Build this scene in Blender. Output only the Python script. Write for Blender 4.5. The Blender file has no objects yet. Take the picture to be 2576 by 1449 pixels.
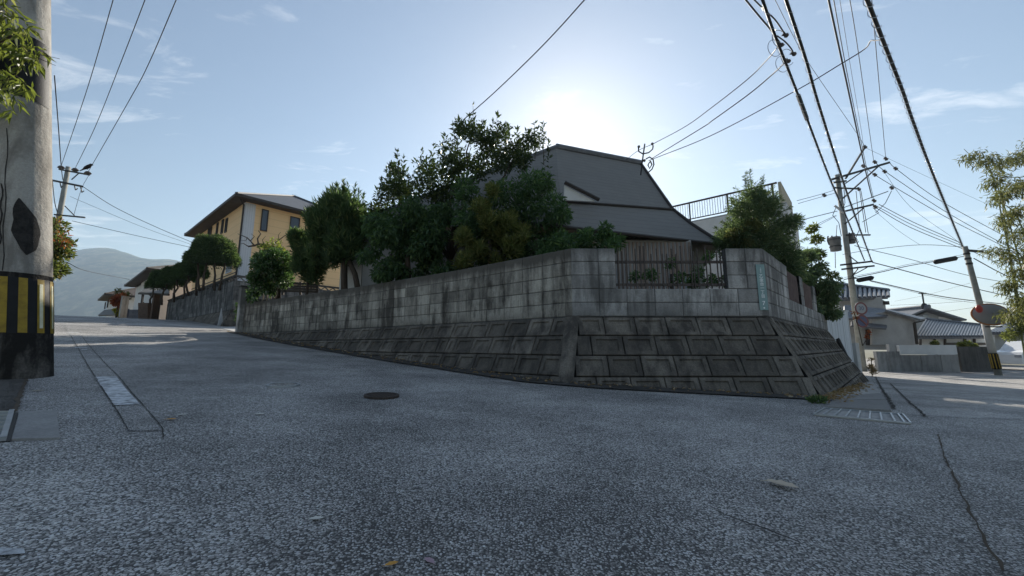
import bpy, math, random
import numpy as np
from mathutils import Vector, Matrix

random.seed(7); rng = np.random.default_rng(11)
R = math.radians
scene = bpy.context.scene

# ------------------------------------------------------------------ camera
PITCH, F = R(8.6), 968.0            # focal length in units of a 2576 x 1449 frame
cam_d = bpy.data.cameras.new('camera'); cam = bpy.data.objects.new('camera', cam_d)
scene.collection.objects.link(cam); scene.camera = cam
cam.location = (0, 0, 0); cam.rotation_euler = (R(90) + PITCH, 0, 0)
cam_d.sensor_width = 36; cam_d.lens = 36 * F / 2576; cam_d.clip_start = 0.05; cam_d.clip_end = 20000

# ------------------------------------------------------------------ sky and sun
HAZE = 0.00022
SUN = Vector((0.150, 0.928, 0.520)).normalized()
elev = math.asin(SUN.z); azim = math.atan2(SUN.x, SUN.y)
world = bpy.data.worlds.new('World'); scene.world = world; world.use_nodes = True
wt = world.node_tree; wt.nodes.clear()
def wn(t, **k):
    n = wt.nodes.new(t)
    for a, b in k.items(): setattr(n, a, b)
    return n
sky = wn('ShaderNodeTexSky', sky_type='NISHITA', sun_disc=False, sun_elevation=elev, sun_rotation=azim,
         altitude=50, air_density=1.35, dust_density=0.45, ozone_density=2.6)
bg = wn('ShaderNodeBackground'); bg.inputs['Strength'].default_value = 0.052
wo = wn('ShaderNodeOutputWorld')
tc = wn('ShaderNodeTexCoord'); sep = wn('ShaderNodeSeparateXYZ')
wt.links.new(tc.outputs['Generated'], sep.inputs[0])
zz = wn('ShaderNodeMath', operation='MAXIMUM'); zz.inputs[1].default_value = 0.06
wt.links.new(sep.outputs['Z'], zz.inputs[0])
dx = wn('ShaderNodeMath', operation='DIVIDE'); dy = wn('ShaderNodeMath', operation='DIVIDE')
wt.links.new(sep.outputs['X'], dx.inputs[0]); wt.links.new(zz.outputs[0], dx.inputs[1])
wt.links.new(sep.outputs['Y'], dy.inputs[0]); wt.links.new(zz.outputs[0], dy.inputs[1])
com = wn('ShaderNodeCombineXYZ'); wt.links.new(dx.outputs[0], com.inputs[0]); wt.links.new(dy.outputs[0], com.inputs[1])
mp = wn('ShaderNodeMapping'); mp.inputs['Rotation'].default_value = (0, 0, R(28)); mp.inputs['Scale'].default_value = (0.9, 2.3, 1)
mp.inputs['Location'].default_value = (3.1, 1.7, 0)
wt.links.new(com.outputs[0], mp.inputs['Vector'])
n1 = wn('ShaderNodeTexNoise'); n1.inputs['Scale'].default_value = 2.3; n1.inputs['Detail'].default_value = 9; n1.inputs['Roughness'].default_value = 0.62; n1.inputs['Distortion'].default_value = 0.5
wt.links.new(mp.outputs[0], n1.inputs['Vector'])
n2 = wn('ShaderNodeTexNoise'); n2.inputs['Scale'].default_value = 0.55; n2.inputs['Detail'].default_value = 2
wt.links.new(com.outputs[0], n2.inputs['Vector'])
ad = wn('ShaderNodeMath', operation='MULTIPLY_ADD'); ad.inputs[1].default_value = 0.9
wt.links.new(n2.outputs['Fac'], ad.inputs[0]); wt.links.new(n1.outputs['Fac'], ad.inputs[2])
cr = wn('ShaderNodeMapRange'); cr.inputs['From Min'].default_value = 1.05; cr.inputs['From Max'].default_value = 1.38
cr.inputs['To Max'].default_value = 0.8
wt.links.new(ad.outputs[0], cr.inputs['Value'])
cm = wn('ShaderNodeMix', data_type='RGBA'); cm.inputs['B'].default_value = (11.5, 11.7, 11.9, 1)
wt.links.new(cr.outputs[0], cm.inputs['Factor']); wt.links.new(sky.outputs[0], cm.inputs['A'])
hs = wn('ShaderNodeHueSaturation'); hs.inputs['Saturation'].default_value = 0.92
wt.links.new(cm.outputs['Result'], hs.inputs['Color'])
wt.links.new(hs.outputs[0], bg.inputs['Color']); wt.links.new(bg.outputs[0], wo.inputs['Surface'])

sun_d = bpy.data.lights.new('sun', 'SUN'); sun_d.energy = 4.0; sun_d.angle = R(0.53); sun_d.color = (1, 0.93, 0.82)
sun = bpy.data.objects.new('sun', sun_d); scene.collection.objects.link(sun)
sun.rotation_euler = SUN.to_track_quat('Z', 'Y').to_euler()
scene.view_settings.view_transform = 'Standard'; scene.view_settings.look = 'None'
scene.view_settings.gamma = 1; scene.view_settings.exposure = 1.08
scene.cycles.max_bounces = 6; scene.cycles.transparent_max_bounces = 8; scene.cycles.volume_bounces = 0
scene.cycles.use_denoising = True; scene.cycles.sample_clamp_indirect = 6; scene.cycles.sample_clamp_direct = 40

# ------------------------------------------------------------------ helpers: points
ST, CT = math.sin(PITCH), math.cos(PITCH)
def ray(px, py):
    a, b = (px - 1288) / F, (724.5 - py) / F
    return Vector((a, CT - b * ST, ST + b * CT))
def P(px, py, Y):
    d = ray(px, py); return d * (Y / d.y)
def PZ(px, py, z):
    d = ray(px, py); return d * (z / d.z)
def RP(px, py, p0, n):
    d = ray(px, py); return d * (Vector(p0).dot(Vector(n)) / d.dot(Vector(n)))
DL = Vector((-0.79, 0.61, 0)).normalized(); DR = Vector((0.70, 0.714, 0)).normalized()
_ss = [-40, -15, -5, -1.5, 0, 2.5, 5.5, 8, 11, 14.1, 19, 26, 33, 40, 55, 80, 140]
_zz = [-1.0, -.80, -.72, -.66, -.62, -.47, -.32, -.15, .08, .36, .82, 1.33, 1.70, 1.74, 1.1, -1.5, -9]
def _smooth(s): return (np.interp(s-1, _ss, _zz) + np.interp(s-.4, _ss, _zz) + np.interp(s+.4, _ss, _zz) + np.interp(s+1, _ss, _zz)) / 4
def G(x, y):
    s = -0.7915 * x + 0.6112 * y; r = 0.70 * x + 0.714 * y
    d = np.log1p(np.exp(np.clip((r - 6) * 1.5, -30, 30))) / 1.5
    d = np.minimum(d, 60); d = 16 * np.tanh(d / 16)
    return _smooth(s) - 0.037 * d
def Gv(x, y): return float(G(x, y))
def PG(px, py):
    d = ray(px, py); t = 0.3; dt = 0.05
    while t < 200:
        p = d * t
        if p.z < Gv(p.x, p.y):
            lo, hi = t - dt, t
            for _ in range(20):
                m = (lo + hi) / 2; q = d * m
                if q.z < Gv(q.x, q.y): hi = m
                else: lo = m
            return d * hi
        dt = max(0.05, t * 0.02); t += dt
    return d * t

# ------------------------------------------------------------------ helpers: materials
MATS = {}
def nmat(name):
    m = bpy.data.materials.new(name); m.use_nodes = True; nt = m.node_tree
    MATS[name] = m
    return m, nt, nt.nodes['Principled BSDF']
def N(nt, t, **k):
    n = nt.nodes.new(t)
    for a, b in k.items(): setattr(n, a, b)
    return n
def ramp(nt, src, stops):
    r = N(nt, 'ShaderNodeValToRGB'); e = r.color_ramp.elements
    while len(e) > 1: e.remove(e[-1])
    e[0].position = stops[0][0]; e[0].color = (*stops[0][1], 1)
    for p, c in stops[1:]:
        x = e.new(p); x.color = (*c, 1)
    nt.links.new(src, r.inputs[0]); return r
def wpos(nt, scale=(1, 1, 1), obj=False):
    if obj: src = N(nt, 'ShaderNodeTexCoord').outputs['Object']
    else: src = N(nt, 'ShaderNodeNewGeometry').outputs['Position']
    mpn = N(nt, 'ShaderNodeMapping'); mpn.inputs['Scale'].default_value = scale
    nt.links.new(src, mpn.inputs['Vector']); return mpn.outputs[0]
def noise(nt, vec, scale, detail=6, rough=0.6, dist=0):
    n = N(nt, 'ShaderNodeTexNoise'); n.inputs['Scale'].default_value = scale; n.inputs['Detail'].default_value = detail
    n.inputs['Roughness'].default_value = rough; n.inputs['Distortion'].default_value = dist
    nt.links.new(vec, n.inputs['Vector']); return n.outputs['Fac']
def bump(nt, b, h, strength, dist=0.01):
    bn = N(nt, 'ShaderNodeBump'); bn.inputs['Strength'].default_value = strength; bn.inputs['Distance'].default_value = dist
    nt.links.new(h, bn.inputs['Height']); nt.links.new(bn.outputs[0], b.inputs['Normal'])
def mixc(nt, fac, a, b, mode='MIX'):
    m = N(nt, 'ShaderNodeMix', data_type='RGBA', blend_type=mode)
    if isinstance(fac, (int, float)): m.inputs['Factor'].default_value = fac
    else: nt.links.new(fac, m.inputs['Factor'])
    for k, v in (('A', a), ('B', b)):
        if isinstance(v, tuple): m.inputs[k].default_value = (*v, 1)
        else: nt.links.new(v, m.inputs[k])
    return m.outputs['Result']
def mapr(nt, src, a, b, c=0, d=1):
    m = N(nt, 'ShaderNodeMapRange'); m.inputs['From Min'].default_value = a; m.inputs['From Max'].default_value = b
    m.inputs['To Min'].default_value = c; m.inputs['To Max'].default_value = d
    nt.links.new(src, m.inputs['Value']); return m.outputs[0]
def basic(name, c, c2=None, rough=0.7, scale=4, metal=0, bmp=0.15, stretch=(1, 1, 1), spec=0.3):
    m, nt, b = nmat(name); c2 = c2 or tuple(x * 0.75 for x in c)
    v = wpos(nt, stretch); f = noise(nt, v, scale, 8, 0.65)
    r = ramp(nt, f, [(0.32, c2), (0.68, c)]); nt.links.new(r.outputs[0], b.inputs['Base Color'])
    b.inputs['Roughness'].default_value = rough; b.inputs['Metallic'].default_value = metal
    b.inputs['Specular IOR Level'].default_value = spec
    if bmp: bump(nt, b, noise(nt, v, scale * 9, 4), bmp, 0.01)
    return m
def stained(name, light, mid, dark, streak=1.0, shift=0.08, rough=0.9, band=None):
    """weathered concrete: grain, per-piece tone, dark mould running down in streaks"""
    m, nt, b = nmat(name)
    v = wpos(nt); vs = wpos(nt, (5.5, 5.5, 0.8))
    fine = noise(nt, v, 55, 5, 0.7); big = noise(nt, v, 1.3, 5, 0.6); st = noise(nt, vs, 1.0, 6, 0.65, 0.3)
    oi = N(nt, 'ShaderNodeObjectInfo').outputs['Random']
    base = ramp(nt, fine, [(0.3, mid), (0.7, light)]).outputs[0]
    tone = mapr(nt, oi, 0, 1, 0.62, 1.22)
    tn = N(nt, 'ShaderNodeCombineColor')
    for i in range(3): nt.links.new(tone, tn.inputs[i])
    base = mixc(nt, 1.0, base, tn.outputs[0], 'MULTIPLY')
    sm = N(nt, 'ShaderNodeMath', operation='MULTIPLY_ADD'); sm.inputs[1].default_value = 0.55
    nt.links.new(big, sm.inputs[0]); nt.links.new(st, sm.inputs[2])
    fn = N(nt, 'ShaderNodeMath', operation='MULTIPLY_ADD'); fn.inputs[1].default_value = 0.22; nt.links.new(noise(nt, v, 9, 5, 0.7), fn.inputs[0]); nt.links.new(sm.outputs[0], fn.inputs[2])
    fac = mapr(nt, fn.outputs[0], 0.74 + shift, 0.98 + shift, 0, streak)
    if band:      # soot and moss gathered along the coping and the foot of the wall
        sz = N(nt, 'ShaderNodeSeparateXYZ'); nt.links.new(v, sz.inputs[0])
        jz = N(nt, 'ShaderNodeMath', operation='MULTIPLY_ADD'); jz.inputs[1].default_value = .5; nt.links.new(st, jz.inputs[0]); nt.links.new(sz.outputs['Z'], jz.inputs[2])
        tb = mapr(nt, jz.outputs[0], band[0], band[1], 0, .85); bb = mapr(nt, jz.outputs[0], band[2], band[3], .75, 0)
        for q_ in (tb, bb):
            mx = N(nt, 'ShaderNodeMath', operation='MAXIMUM'); nt.links.new(fac, mx.inputs[0]); nt.links.new(q_, mx.inputs[1]); fac = mx.outputs[0]
    col = mixc(nt, fac, base, dark)
    nt.links.new(col, b.inputs['Base Color']); b.inputs['Roughness'].default_value = rough
    b.inputs['Specular IOR Level'].default_value = 0.2
    hb = N(nt, 'ShaderNodeMath', operation='ADD'); nt.links.new(fine, hb.inputs[0]); nt.links.new(noise(nt, v, 22, 4, .6), hb.inputs[1]); bump(nt, b, hb.outputs[0], 0.7, 0.012)
    return m
def leafmat(name, dark, light, tip=None, rough=0.45, trans=0.35, spec=0.4):
    m, nt, b = nmat(name)
    g = N(nt, 'ShaderNodeNewGeometry').outputs['Random Per Island']
    stops = [(0.0, dark), (0.8, light)] + ([(0.97, tip)] if tip else [])
    r = ramp(nt, g, stops); nt.links.new(r.outputs[0], b.inputs['Base Color'])
    b.inputs['Roughness'].default_value = rough; b.inputs['Specular IOR Level'].default_value = spec
    t = N(nt, 'ShaderNodeBsdfTranslucent'); br = mixc(nt, 0.5, r.outputs[0], (light[0] * 1.6, light[1] * 1.7, light[2] * 0.7))
    nt.links.new(br, t.inputs['Color'])
    ms = N(nt, 'ShaderNodeMixShader'); ms.inputs[0].default_value = min(.6, trans + .2)
    out = nt.nodes['Material Output']
    nt.links.new(b.outputs[0], ms.inputs[1]); nt.links.new(t.outputs[0], ms.inputs[2]); nt.links.new(ms.outputs[0], out.inputs['Surface'])
    return m
def flat(name, c, rough=0.6, metal=0, spec=0.3):
    m, nt, b = nmat(name); b.inputs['Base Color'].default_value = (*c, 1)
    b.inputs['Roughness'].default_value = rough; b.inputs['Metallic'].default_value = metal; b.inputs['Specular IOR Level'].default_value = spec
    return m
def siding(name, c, c2, axis_dir, pitch, vertical=True, rough=0.6, depth=0.4, line=0.6):
    """boards: fine relief lines along one direction"""
    m, nt, b = nmat(name)
    v = wpos(nt)
    d = N(nt, 'ShaderNodeVectorMath', operation='DOT_PRODUCT'); d.inputs[1].default_value = axis_dir if vertical else (0, 0, 1)
    nt.links.new(v, d.inputs[0])
    mu = N(nt, 'ShaderNodeMath', operation='MULTIPLY'); mu.inputs[1].default_value = 1 / pitch; nt.links.new(d.outputs['Value'], mu.inputs[0])
    fr = N(nt, 'ShaderNodeMath', operation='FRACT'); nt.links.new(mu.outputs[0], fr.inputs[0])
    e = mapr(nt, fr.outputs[0], 0.0, 0.14, 1, 0)
    col = mixc(nt, noise(nt, v, 3, 5), c2, c); col = mixc(nt, e, col, tuple(x * line for x in c2))
    nt.links.new(col, b.inputs['Base Color']); b.inputs['Roughness'].default_value = rough
    iv = mapr(nt, fr.outputs[0], 0.0, 0.14, 0, 1); bump(nt, b, iv, depth, 0.01)
    return m

# asphalt -----------------------------------------------------------------
def asphalt(name, dark, mid, light, cell=95, patch=1.0, rough=0.75):
    m, nt, b = nmat(name); v = wpos(nt)
    vd = N(nt, 'ShaderNodeTexVoronoi', feature='F1'); vd.inputs['Scale'].default_value = cell; nt.links.new(v, vd.inputs['Vector'])
    hsv = N(nt, 'ShaderNodeSeparateColor'); nt.links.new(vd.outputs['Color'], hsv.inputs[0])
    stone = ramp(nt, hsv.outputs[0], [(0.0, dark), (0.45, mid), (0.86, light), (0.985, tuple(min(.6, x * 2.6) for x in light))])
    pn = noise(nt, v, 0.9, 6, 0.62); cover = mapr(nt, pn, 0.3, 0.75, 0.46, 0.78)
    edge = N(nt, 'ShaderNodeMath', operation='GREATER_THAN')
    mulc = N(nt, 'ShaderNodeMath', operation='MULTIPLY'); mulc.inputs[1].default_value = cell / cell
    nt.links.new(vd.outputs['Distance'], edge.inputs[0]); nt.links.new(cover, edge.inputs[1])
    col = mixc(nt, edge.outputs[0], stone.outputs[0], tuple(x * 0.50 for x in dark))
    dn = noise(nt, v, 0.45, 5, 0.6); dn2 = noise(nt, wpos(nt, (1, 2.2, 1)), 1.7, 7, 0.7); dm = N(nt, 'ShaderNodeMath', operation='MULTIPLY_ADD'); dm.inputs[1].default_value = .55; nt.links.new(dn2, dm.inputs[0]); nt.links.new(dn, dm.inputs[2])
    tint = ramp(nt, dm.outputs[0], [(0.6, (0.76, 0.76, 0.76)), (0.80, (1.0, 1.0, 1.0)), (0.98, (1.22, 1.22, 1.2))])
    col = mixc(nt, patch, col, tint.outputs[0], 'MULTIPLY')
    nt.links.new(col, b.inputs['Base Color'])
    b.inputs['Roughness'].default_value = rough; b.inputs['Specular IOR Level'].default_value = 0.45
    h = mapr(nt, vd.outputs['Distance'], 0.1, 0.7, 1, 0); bump(nt, b, h, 0.6, 0.003)
    return m

asphalt('asphalt', (.145, .137, .128), (.325, .310, .292), (.60, .575, .545), cell=138)
asphalt('asphalt_old', (.17, .162, .152), (.34, .325, .305), (.58, .555, .53), cell=165)
asphalt('asphalt_right', (.11, .114, .12), (.17, .174, .18), (.26, .265, .27), cell=140)
basic('stone_chip', (.22, .225, .23), (.07, .072, .076), rough=0.6, scale=45, bmp=0)
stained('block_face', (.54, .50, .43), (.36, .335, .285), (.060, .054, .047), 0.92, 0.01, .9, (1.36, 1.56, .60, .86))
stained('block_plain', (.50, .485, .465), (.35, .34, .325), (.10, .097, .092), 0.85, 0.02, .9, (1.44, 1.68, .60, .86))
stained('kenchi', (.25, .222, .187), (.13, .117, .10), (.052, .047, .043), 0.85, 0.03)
stained('mortar', (.13, .125, .12), (.08, .077, .073), (.03, .03, .03), 0.6)
stained('mortar_dark', (.040, .038, .036), (.025, .024, .023), (.012, .012, .012), 0.6)
stained('neighbor_block', (.30, .29, .275), (.2, .195, .185), (.05, .05, .05), 0.85, 0.0)
stained('gutter', (.12, .11, .10), (.06, .056, .05), (.03, .028, .025), 0.7)
stained('cover', (.50, .48, .45), (.36, .345, .325), (.20, .19, .18), 0.5)
stained('slab', (.52, .505, .485), (.34, .33, .315), (.2, .195, .19), 0.4)
stained('pole_concrete', (.50, .475, .43), (.37, .35, .315), (.17, .155, .135), 0.8, .02)
stained('pole_dirty', (.17, .155, .135), (.07, .063, .055), (.014, .013, .012), 0.95, -.06)
basic('pole_grey', (.34, .34, .31), (.21, .21, .19), 0.85, 3)
basic('stripe_yellow', (.40, .27, .03), (.22, .145, .02), 0.6, 14)
basic('stripe_black', (.012, .012, .013), (.006, .006, .006), 0.6, 9)
basic('stripe_reflect', (.78, .76, .58), (.55, .52, .30), 0.35, 8)
basic('dark_patch', (.05, .046, .042), (.015, .014, .013), 0.95, 22, bmp=0.6)
basic('rust_iron', (.10, .075, .06), (.045, .038, .034), 0.8, 30, 0.3)
basic('iron', (.075, .073, .072), (.035, .034, .034), 0.7, 30, 0.5)
basic('galvanised', (.50, .52, .54), (.36, .38, .40), 0.4, 12, 0.8)
basic('steel_dark', (.07, .072, .075), (.04, .04, .042), 0.55, 8, 0.4)
basic('cable', (.022, .022, .024), (.014, .014, .015), 0.6, 6, bmp=0)
basic('transformer', (.16, .17, .18), (.10, .105, .11), 0.5, 5)
basic('insulator', (.13, .11, .10), (.07, .06, .055), 0.35, 9)
basic('bark', (.11, .085, .065), (.045, .035, .028), 0.9, 14, stretch=(1, 1, .3), bmp=0.8)
basic('bark_pale', (.30, .26, .20), (.16, .13, .10), 0.9, 14, stretch=(1, 1, .3), bmp=0.6)
basic('bamboo_stem', (.22, .24, .10), (.14, .16, .06), 0.5, 4)
basic('soil', (.10, .075, .052), (.05, .038, .028), 0.95, 5)
basic('plaster_white', (.72, .71, .69), (.62, .61, .59), 0.8, 2)
basic('plaster_grey', (.42, .42, .42), (.33, .33, .33), 0.8, 2)
basic('white_panel', (.62, .64, .66), (.5, .52, .54), 0.6, 1.5)
basic('concrete_pale', (.50, .50, .49), (.38, .38, .37), 0.85, 3)
basic('soffit', (.12, .10, .085), (.08, .07, .06), 0.8, 3)
basic('fascia', (.06, .05, .045), (.04, .035, .032), 0.6, 3)
basic('roof_slate', (.13, .135, .15), (.085, .09, .10), 0.55, 7)
basic('roof_tile', (.17, .18, .20), (.10, .105, .12), 0.45, 6)
basic('roof_dark', (.20, .195, .185), (.14, .137, .13), 0.8, 2)
siding('roof_courses', (.225, .215, .20), (.17, .163, .152), (0, 0, 1), .17, False, .85, .25, .86)
basic('roof_brown', (.12, .095, .08), (.08, .065, .055), 0.7, 5)
basic('rail_brown', (.08, .06, .055), (.05, .04, .035), 0.5, 4, 0.3)
basic('rail_white', (.55, .56, .58), (.42, .43, .45), 0.4, 4)
basic('wood_slat', (.36, .28, .24), (.22, .17, .145), 0.75, 5, stretch=(1, 1, .2))
basic('fence_bar', (.10, .08, .072), (.05, .042, .038), 0.6, 10, 0.2)
basic('gate_navy', (.035, .045, .075), (.025, .03, .05), 0.4, 3)
basic('brick_brown', (.16, .11, .085), (.09, .065, .05), 0.85, 12)
basic('sign_green', (.25, .36, .355), (.20, .30, .30), 0.35, 6, bmp=0)
basic('lattice_red', (.24, .18, .165), (.16, .12, .11), 0.8, 7)
flat('sign_white', (.82, .84, .84), 0.4); flat('sign_red', (.20, .085, .085), 0.5); flat('sign_blue', (.10, .115, .19), 0.5); flat('sign_dull', (.33, .345, .36), 0.5); flat('sign_back', (.4, .42, .44), 0.5)
flat('mirror_orange', (.36, .17, .07), 0.5); flat('black', (.01, .01, .01), 0.5); flat('car_white', (.78, .79, .80), 0.25, 0, 0.5); flat('tyre', (.02, .02, .02), 0.85); flat('car_trim', (.06, .06, .065), 0.5)
flat('red_lamp', (.40, .05, .04), 0.4); flat('mirror_grey', (.22, .22, .22), 0.5)
m, nt, b = nmat('glass'); b.inputs['Base Color'].default_value = (.05, .06, .075, 1); b.inputs['Roughness'].default_value = 0.06; b.inputs['Specular IOR Level'].default_value = 0.9
m, nt, b = nmat('glass_pale'); b.inputs['Base Color'].default_value = (.30, .33, .38, 1); b.inputs['Roughness'].default_value = 0.12; b.inputs['Specular IOR Level'].default_value = 0.8
flat('window_frame', (.035, .03, .03), 0.5); flat('window_frame_white', (.7, .7, .7), 0.5)
leafmat('leaf_broad', (.022, .042, .018), (.060, .088, .032), (.13, .15, .045), 0.35, 0.12)
leafmat('leaf_dark', (0.036, 0.076, 0.042), (0.095, 0.161, 0.071), (0.177, 0.251, 0.088), 0.4, 0.3)
leafmat('leaf_conifer', (0.053, 0.101, 0.053), (0.132, 0.200, 0.088), (0.265, 0.300, 0.118), 0.6, 0.25)
leafmat('leaf_cloud', (0.036, 0.065, 0.036), (0.088, 0.132, 0.059), (0.132, 0.177, 0.074), 0.7, 0.2)
leafmat('leaf_gold', (.07, .10, .035), (.19, .21, .07), (.28, .26, .09), 0.6, 0.25)
leafmat('leaf_cedar', (0.059, 0.101, 0.065), (0.153, 0.212, 0.124), (0.300, 0.300, 0.177), 0.6, 0.3)
leafmat('leaf_camellia', (0.029, 0.071, 0.029), (0.088, 0.153, 0.059), (0.300, 0.300, 0.206), 0.22, 0.2, 0.6)
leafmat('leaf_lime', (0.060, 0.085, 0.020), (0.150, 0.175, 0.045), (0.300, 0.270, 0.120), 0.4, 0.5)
leafmat('leaf_bamboo', (0.070, 0.085, 0.035), (0.150, 0.155, 0.075), (0.240, 0.210, 0.110), 0.5, 0.45)
leafmat('leaf_red', (0.160, 0.035, 0.025), (0.300, 0.090, 0.050), (0.100, 0.110, 0.030), 0.5, 0.4)
leafmat('leaf_mixed', (.03, .055, .02), (.10, .12, .04), (.30, .16, .06), 0.45, 0.3)
leafmat('leaf_dry', (0.200, 0.120, 0.060), (0.360, 0.250, 0.140), (0.450, 0.380, 0.270), 0.8, 0.1)
leafmat('leaf_yellow', (0.120, 0.130, 0.020), (0.340, 0.320, 0.050), None, 0.5, 0.4)
flat('leaf_tan', (.52, .44, .34), 0.8); flat('leaf_orange', (.55, .28, .06), 0.7); flat('leaf_pink', (.40, .28, .31), 0.8); flat('leaf_pale', (.60, .58, .52), 0.8)
m, nt, b = nmat('road_paint'); v = wpos(nt); f = mapr(nt, noise(nt, v, 13, 8, 0.75), 0.38, 0.56)
col = mixc(nt, f, (.15, .15, .15), (.62, .63, .64)); nt.links.new(col, b.inputs['Base Color']); b.inputs['Roughness'].default_value = 0.8
m, nt, b = nmat('paint_sparse'); v = wpos(nt); f = mapr(nt, noise(nt, v, 16, 8, 0.8), 0.55, 0.66)
col = mixc(nt, f, (.27, .26, .245), (.66, .66, .65)); nt.links.new(col, b.inputs['Base Color']); b.inputs['Roughness'].default_value = 0.8
m, nt, b = nmat('paint_white'); v = wpos(nt); f = mapr(nt, noise(nt, v, 9, 8, 0.7), 0.3, 0.5)
col = mixc(nt, f, (.2, .2, .2), (.7, .7, .7)); nt.links.new(col, b.inputs['Base Color']); b.inputs['Roughness'].default_value = 0.8
m, nt, b = nmat('hill_forest'); v = wpos(nt); f = noise(nt, v, 0.016, 10, 0.75); f2 = noise(nt, v, 0.0035, 4, 0.6)
col = ramp(nt, f, [(0.38, (.010, .020, .012)), (0.52, (.06, .075, .03)), (0.62, (.20, .18, .10))]).outputs[0]
nt.links.new(col, b.inputs['Base Color']); b.inputs['Roughness'].default_value = 1; b.inputs['Specular IOR Level'].default_value = 0
bump(nt, b, f, 1.0, 9.0)
basic('terrain', (.24, .22, .16), (.15, .145, .10), 1.0, 0.3)

# ------------------------------------------------------------------ helpers: objects
COL = scene.collection
def link(o, parent=None):
    COL.objects.link(o)
    if parent is not None:
        o.parent = parent; o.matrix_parent_inverse = INV.get(parent.name, Matrix.Identity(4))
    return o
INV = {}
def tag(o, label, cat, group=None):
    o['label'] = label; o['category'] = cat
    if group: o['group'] = group
    return o
def thing(name, label, cat, loc, group=None):
    o = bpy.data.objects.new(name, None); o.empty_display_size = 0.2
    COL.objects.link(o); o.location = loc; INV[o.name] = Matrix.Translation(-Vector(loc))
    return tag(o, label, cat, group)
class MB:
    def __init__(s): s.v = []; s.f = []
    def add(s, vs, fs):
        k = len(s.v); s.v += [tuple(x) for x in vs]; s.f += [tuple(i + k for i in f) for f in fs]; return s
    def frame(s, o, ax, ay, az, x0, x1, y0, y1, z0, z1):
        o, ax, ay, az = Vector(o), Vector(ax), Vector(ay), Vector(az)
        vs = [o + ax * x + ay * y + az * z for z in (z0, z1) for y in (y0, y1) for x in (x0, x1)]
        return s.add(vs, [(0, 2, 3, 1), (4, 5, 7, 6), (0, 1, 5, 4), (2, 6, 7, 3), (0, 4, 6, 2), (1, 3, 7, 5)])
    def box(s, c, sz, rz=0):
        ca, sa = math.cos(rz), math.sin(rz)
        return s.frame(c, (ca, sa, 0), (-sa, ca, 0), (0, 0, 1), -sz[0]/2, sz[0]/2, -sz[1]/2, sz[1]/2, -sz[2]/2, sz[2]/2)
    def bar(s, a, b, w, h=None):
        a, b = Vector(a), Vector(b); h = h or w; d = (b - a); L = d.length; d = d / L
        up = Vector((0, 0, 1)) if abs(d.z) < 0.95 else Vector((1, 0, 0))
        x = d.cross(up).normalized(); z = x.cross(d)
        return s.frame(a, x, d, z, -w/2, w/2, 0, L, -h/2, h/2)
    def tube(s, pts, rad, n=8, cap=True):
        pts = [Vector(p) for p in pts]; k = len(pts)
        if not hasattr(rad, '__len__'): rad = [rad] * k
        vs = []; prev = None
        for i, p in enumerate(pts):
            d = (pts[min(i+1, k-1)] - pts[max(i-1, 0)]).normalized()
            if prev is None:
                up = Vector((0, 0, 1)) if abs(d.z) < 0.9 else Vector((1, 0, 0)); x = d.cross(up).normalized()
            else:
                x = (prev - d * prev.dot(d)).normalized()
            prev = x; y = d.cross(x)
            for j in range(n):
                a = 2 * math.pi * j / n; vs.append(p + (x * math.cos(a) + y * math.sin(a)) * rad[i])
        fs = [(i*n+j, i*n+(j+1) % n, (i+1)*n+(j+1) % n, (i+1)*n+j) for i in range(k-1) for j in range(n)]
        if cap: fs += [tuple(range(n-1, -1, -1)), tuple(range((k-1)*n, k*n))]
        return s.add(vs, fs)
    def cyl(s, a, b, r, r2=None, n=16): return s.tube([a, b], [r, r if r2 is None else r2], n)
    def poly(s, pts, thick=None, n=None):
        pts = [Vector(p) for p in pts]
        if thick is None: return s.add(pts, [tuple(range(len(pts)))])
        nn = Vector(n) if n is not None else (pts[1]-pts[0]).cross(pts[2]-pts[0]).normalized()
        k = len(pts); vs = pts + [p - nn * thick for p in pts]
        fs = [tuple(range(k)), tuple(range(2*k-1, k-1, -1))] + [(i, i+k, (i+1) % k + k, (i+1) % k) for i in range(k)]
        return s.add(vs, fs)
    def sphere(s, c, r, n=10, m=7):
        if not hasattr(r, '__len__'): r = (r, r, r)
        vs = [(c[0], c[1], c[2]-r[2])]
        for i in range(1, m):
            t = math.pi * i / m - math.pi/2
            for j in range(n):
                a = 2*math.pi*j/n; vs.append((c[0]+r[0]*math.cos(t)*math.cos(a), c[1]+r[1]*math.cos(t)*math.sin(a), c[2]+r[2]*math.sin(t)))
        vs.append((c[0], c[1], c[2]+r[2])); L = len(vs)-1
        fs = [(0, 1+(j+1) % n, 1+j) for j in range(n)]
        for i in range(m-2):
            for j in range(n): fs.append((1+i*n+j, 1+i*n+(j+1) % n, 1+(i+1)*n+(j+1) % n, 1+(i+1)*n+j))
        fs += [(1+(m-2)*n+j, 1+(m-2)*n+(j+1) % n, L) for j in range(n)]
        return s.add(vs, fs)
    def build(s, name, mat, parent=None, smooth=False, kind=None):
        me = bpy.data.meshes.new(name); me.from_pydata(s.v, [], s.f); me.materials.append(MATS[mat]); me.update()
        if smooth: me.polygons.foreach_set('use_smooth', [True] * len(me.polygons))
        o = bpy.data.objects.new(name, me); link(o, parent)
        if kind: o['kind'] = kind
        return o
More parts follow.
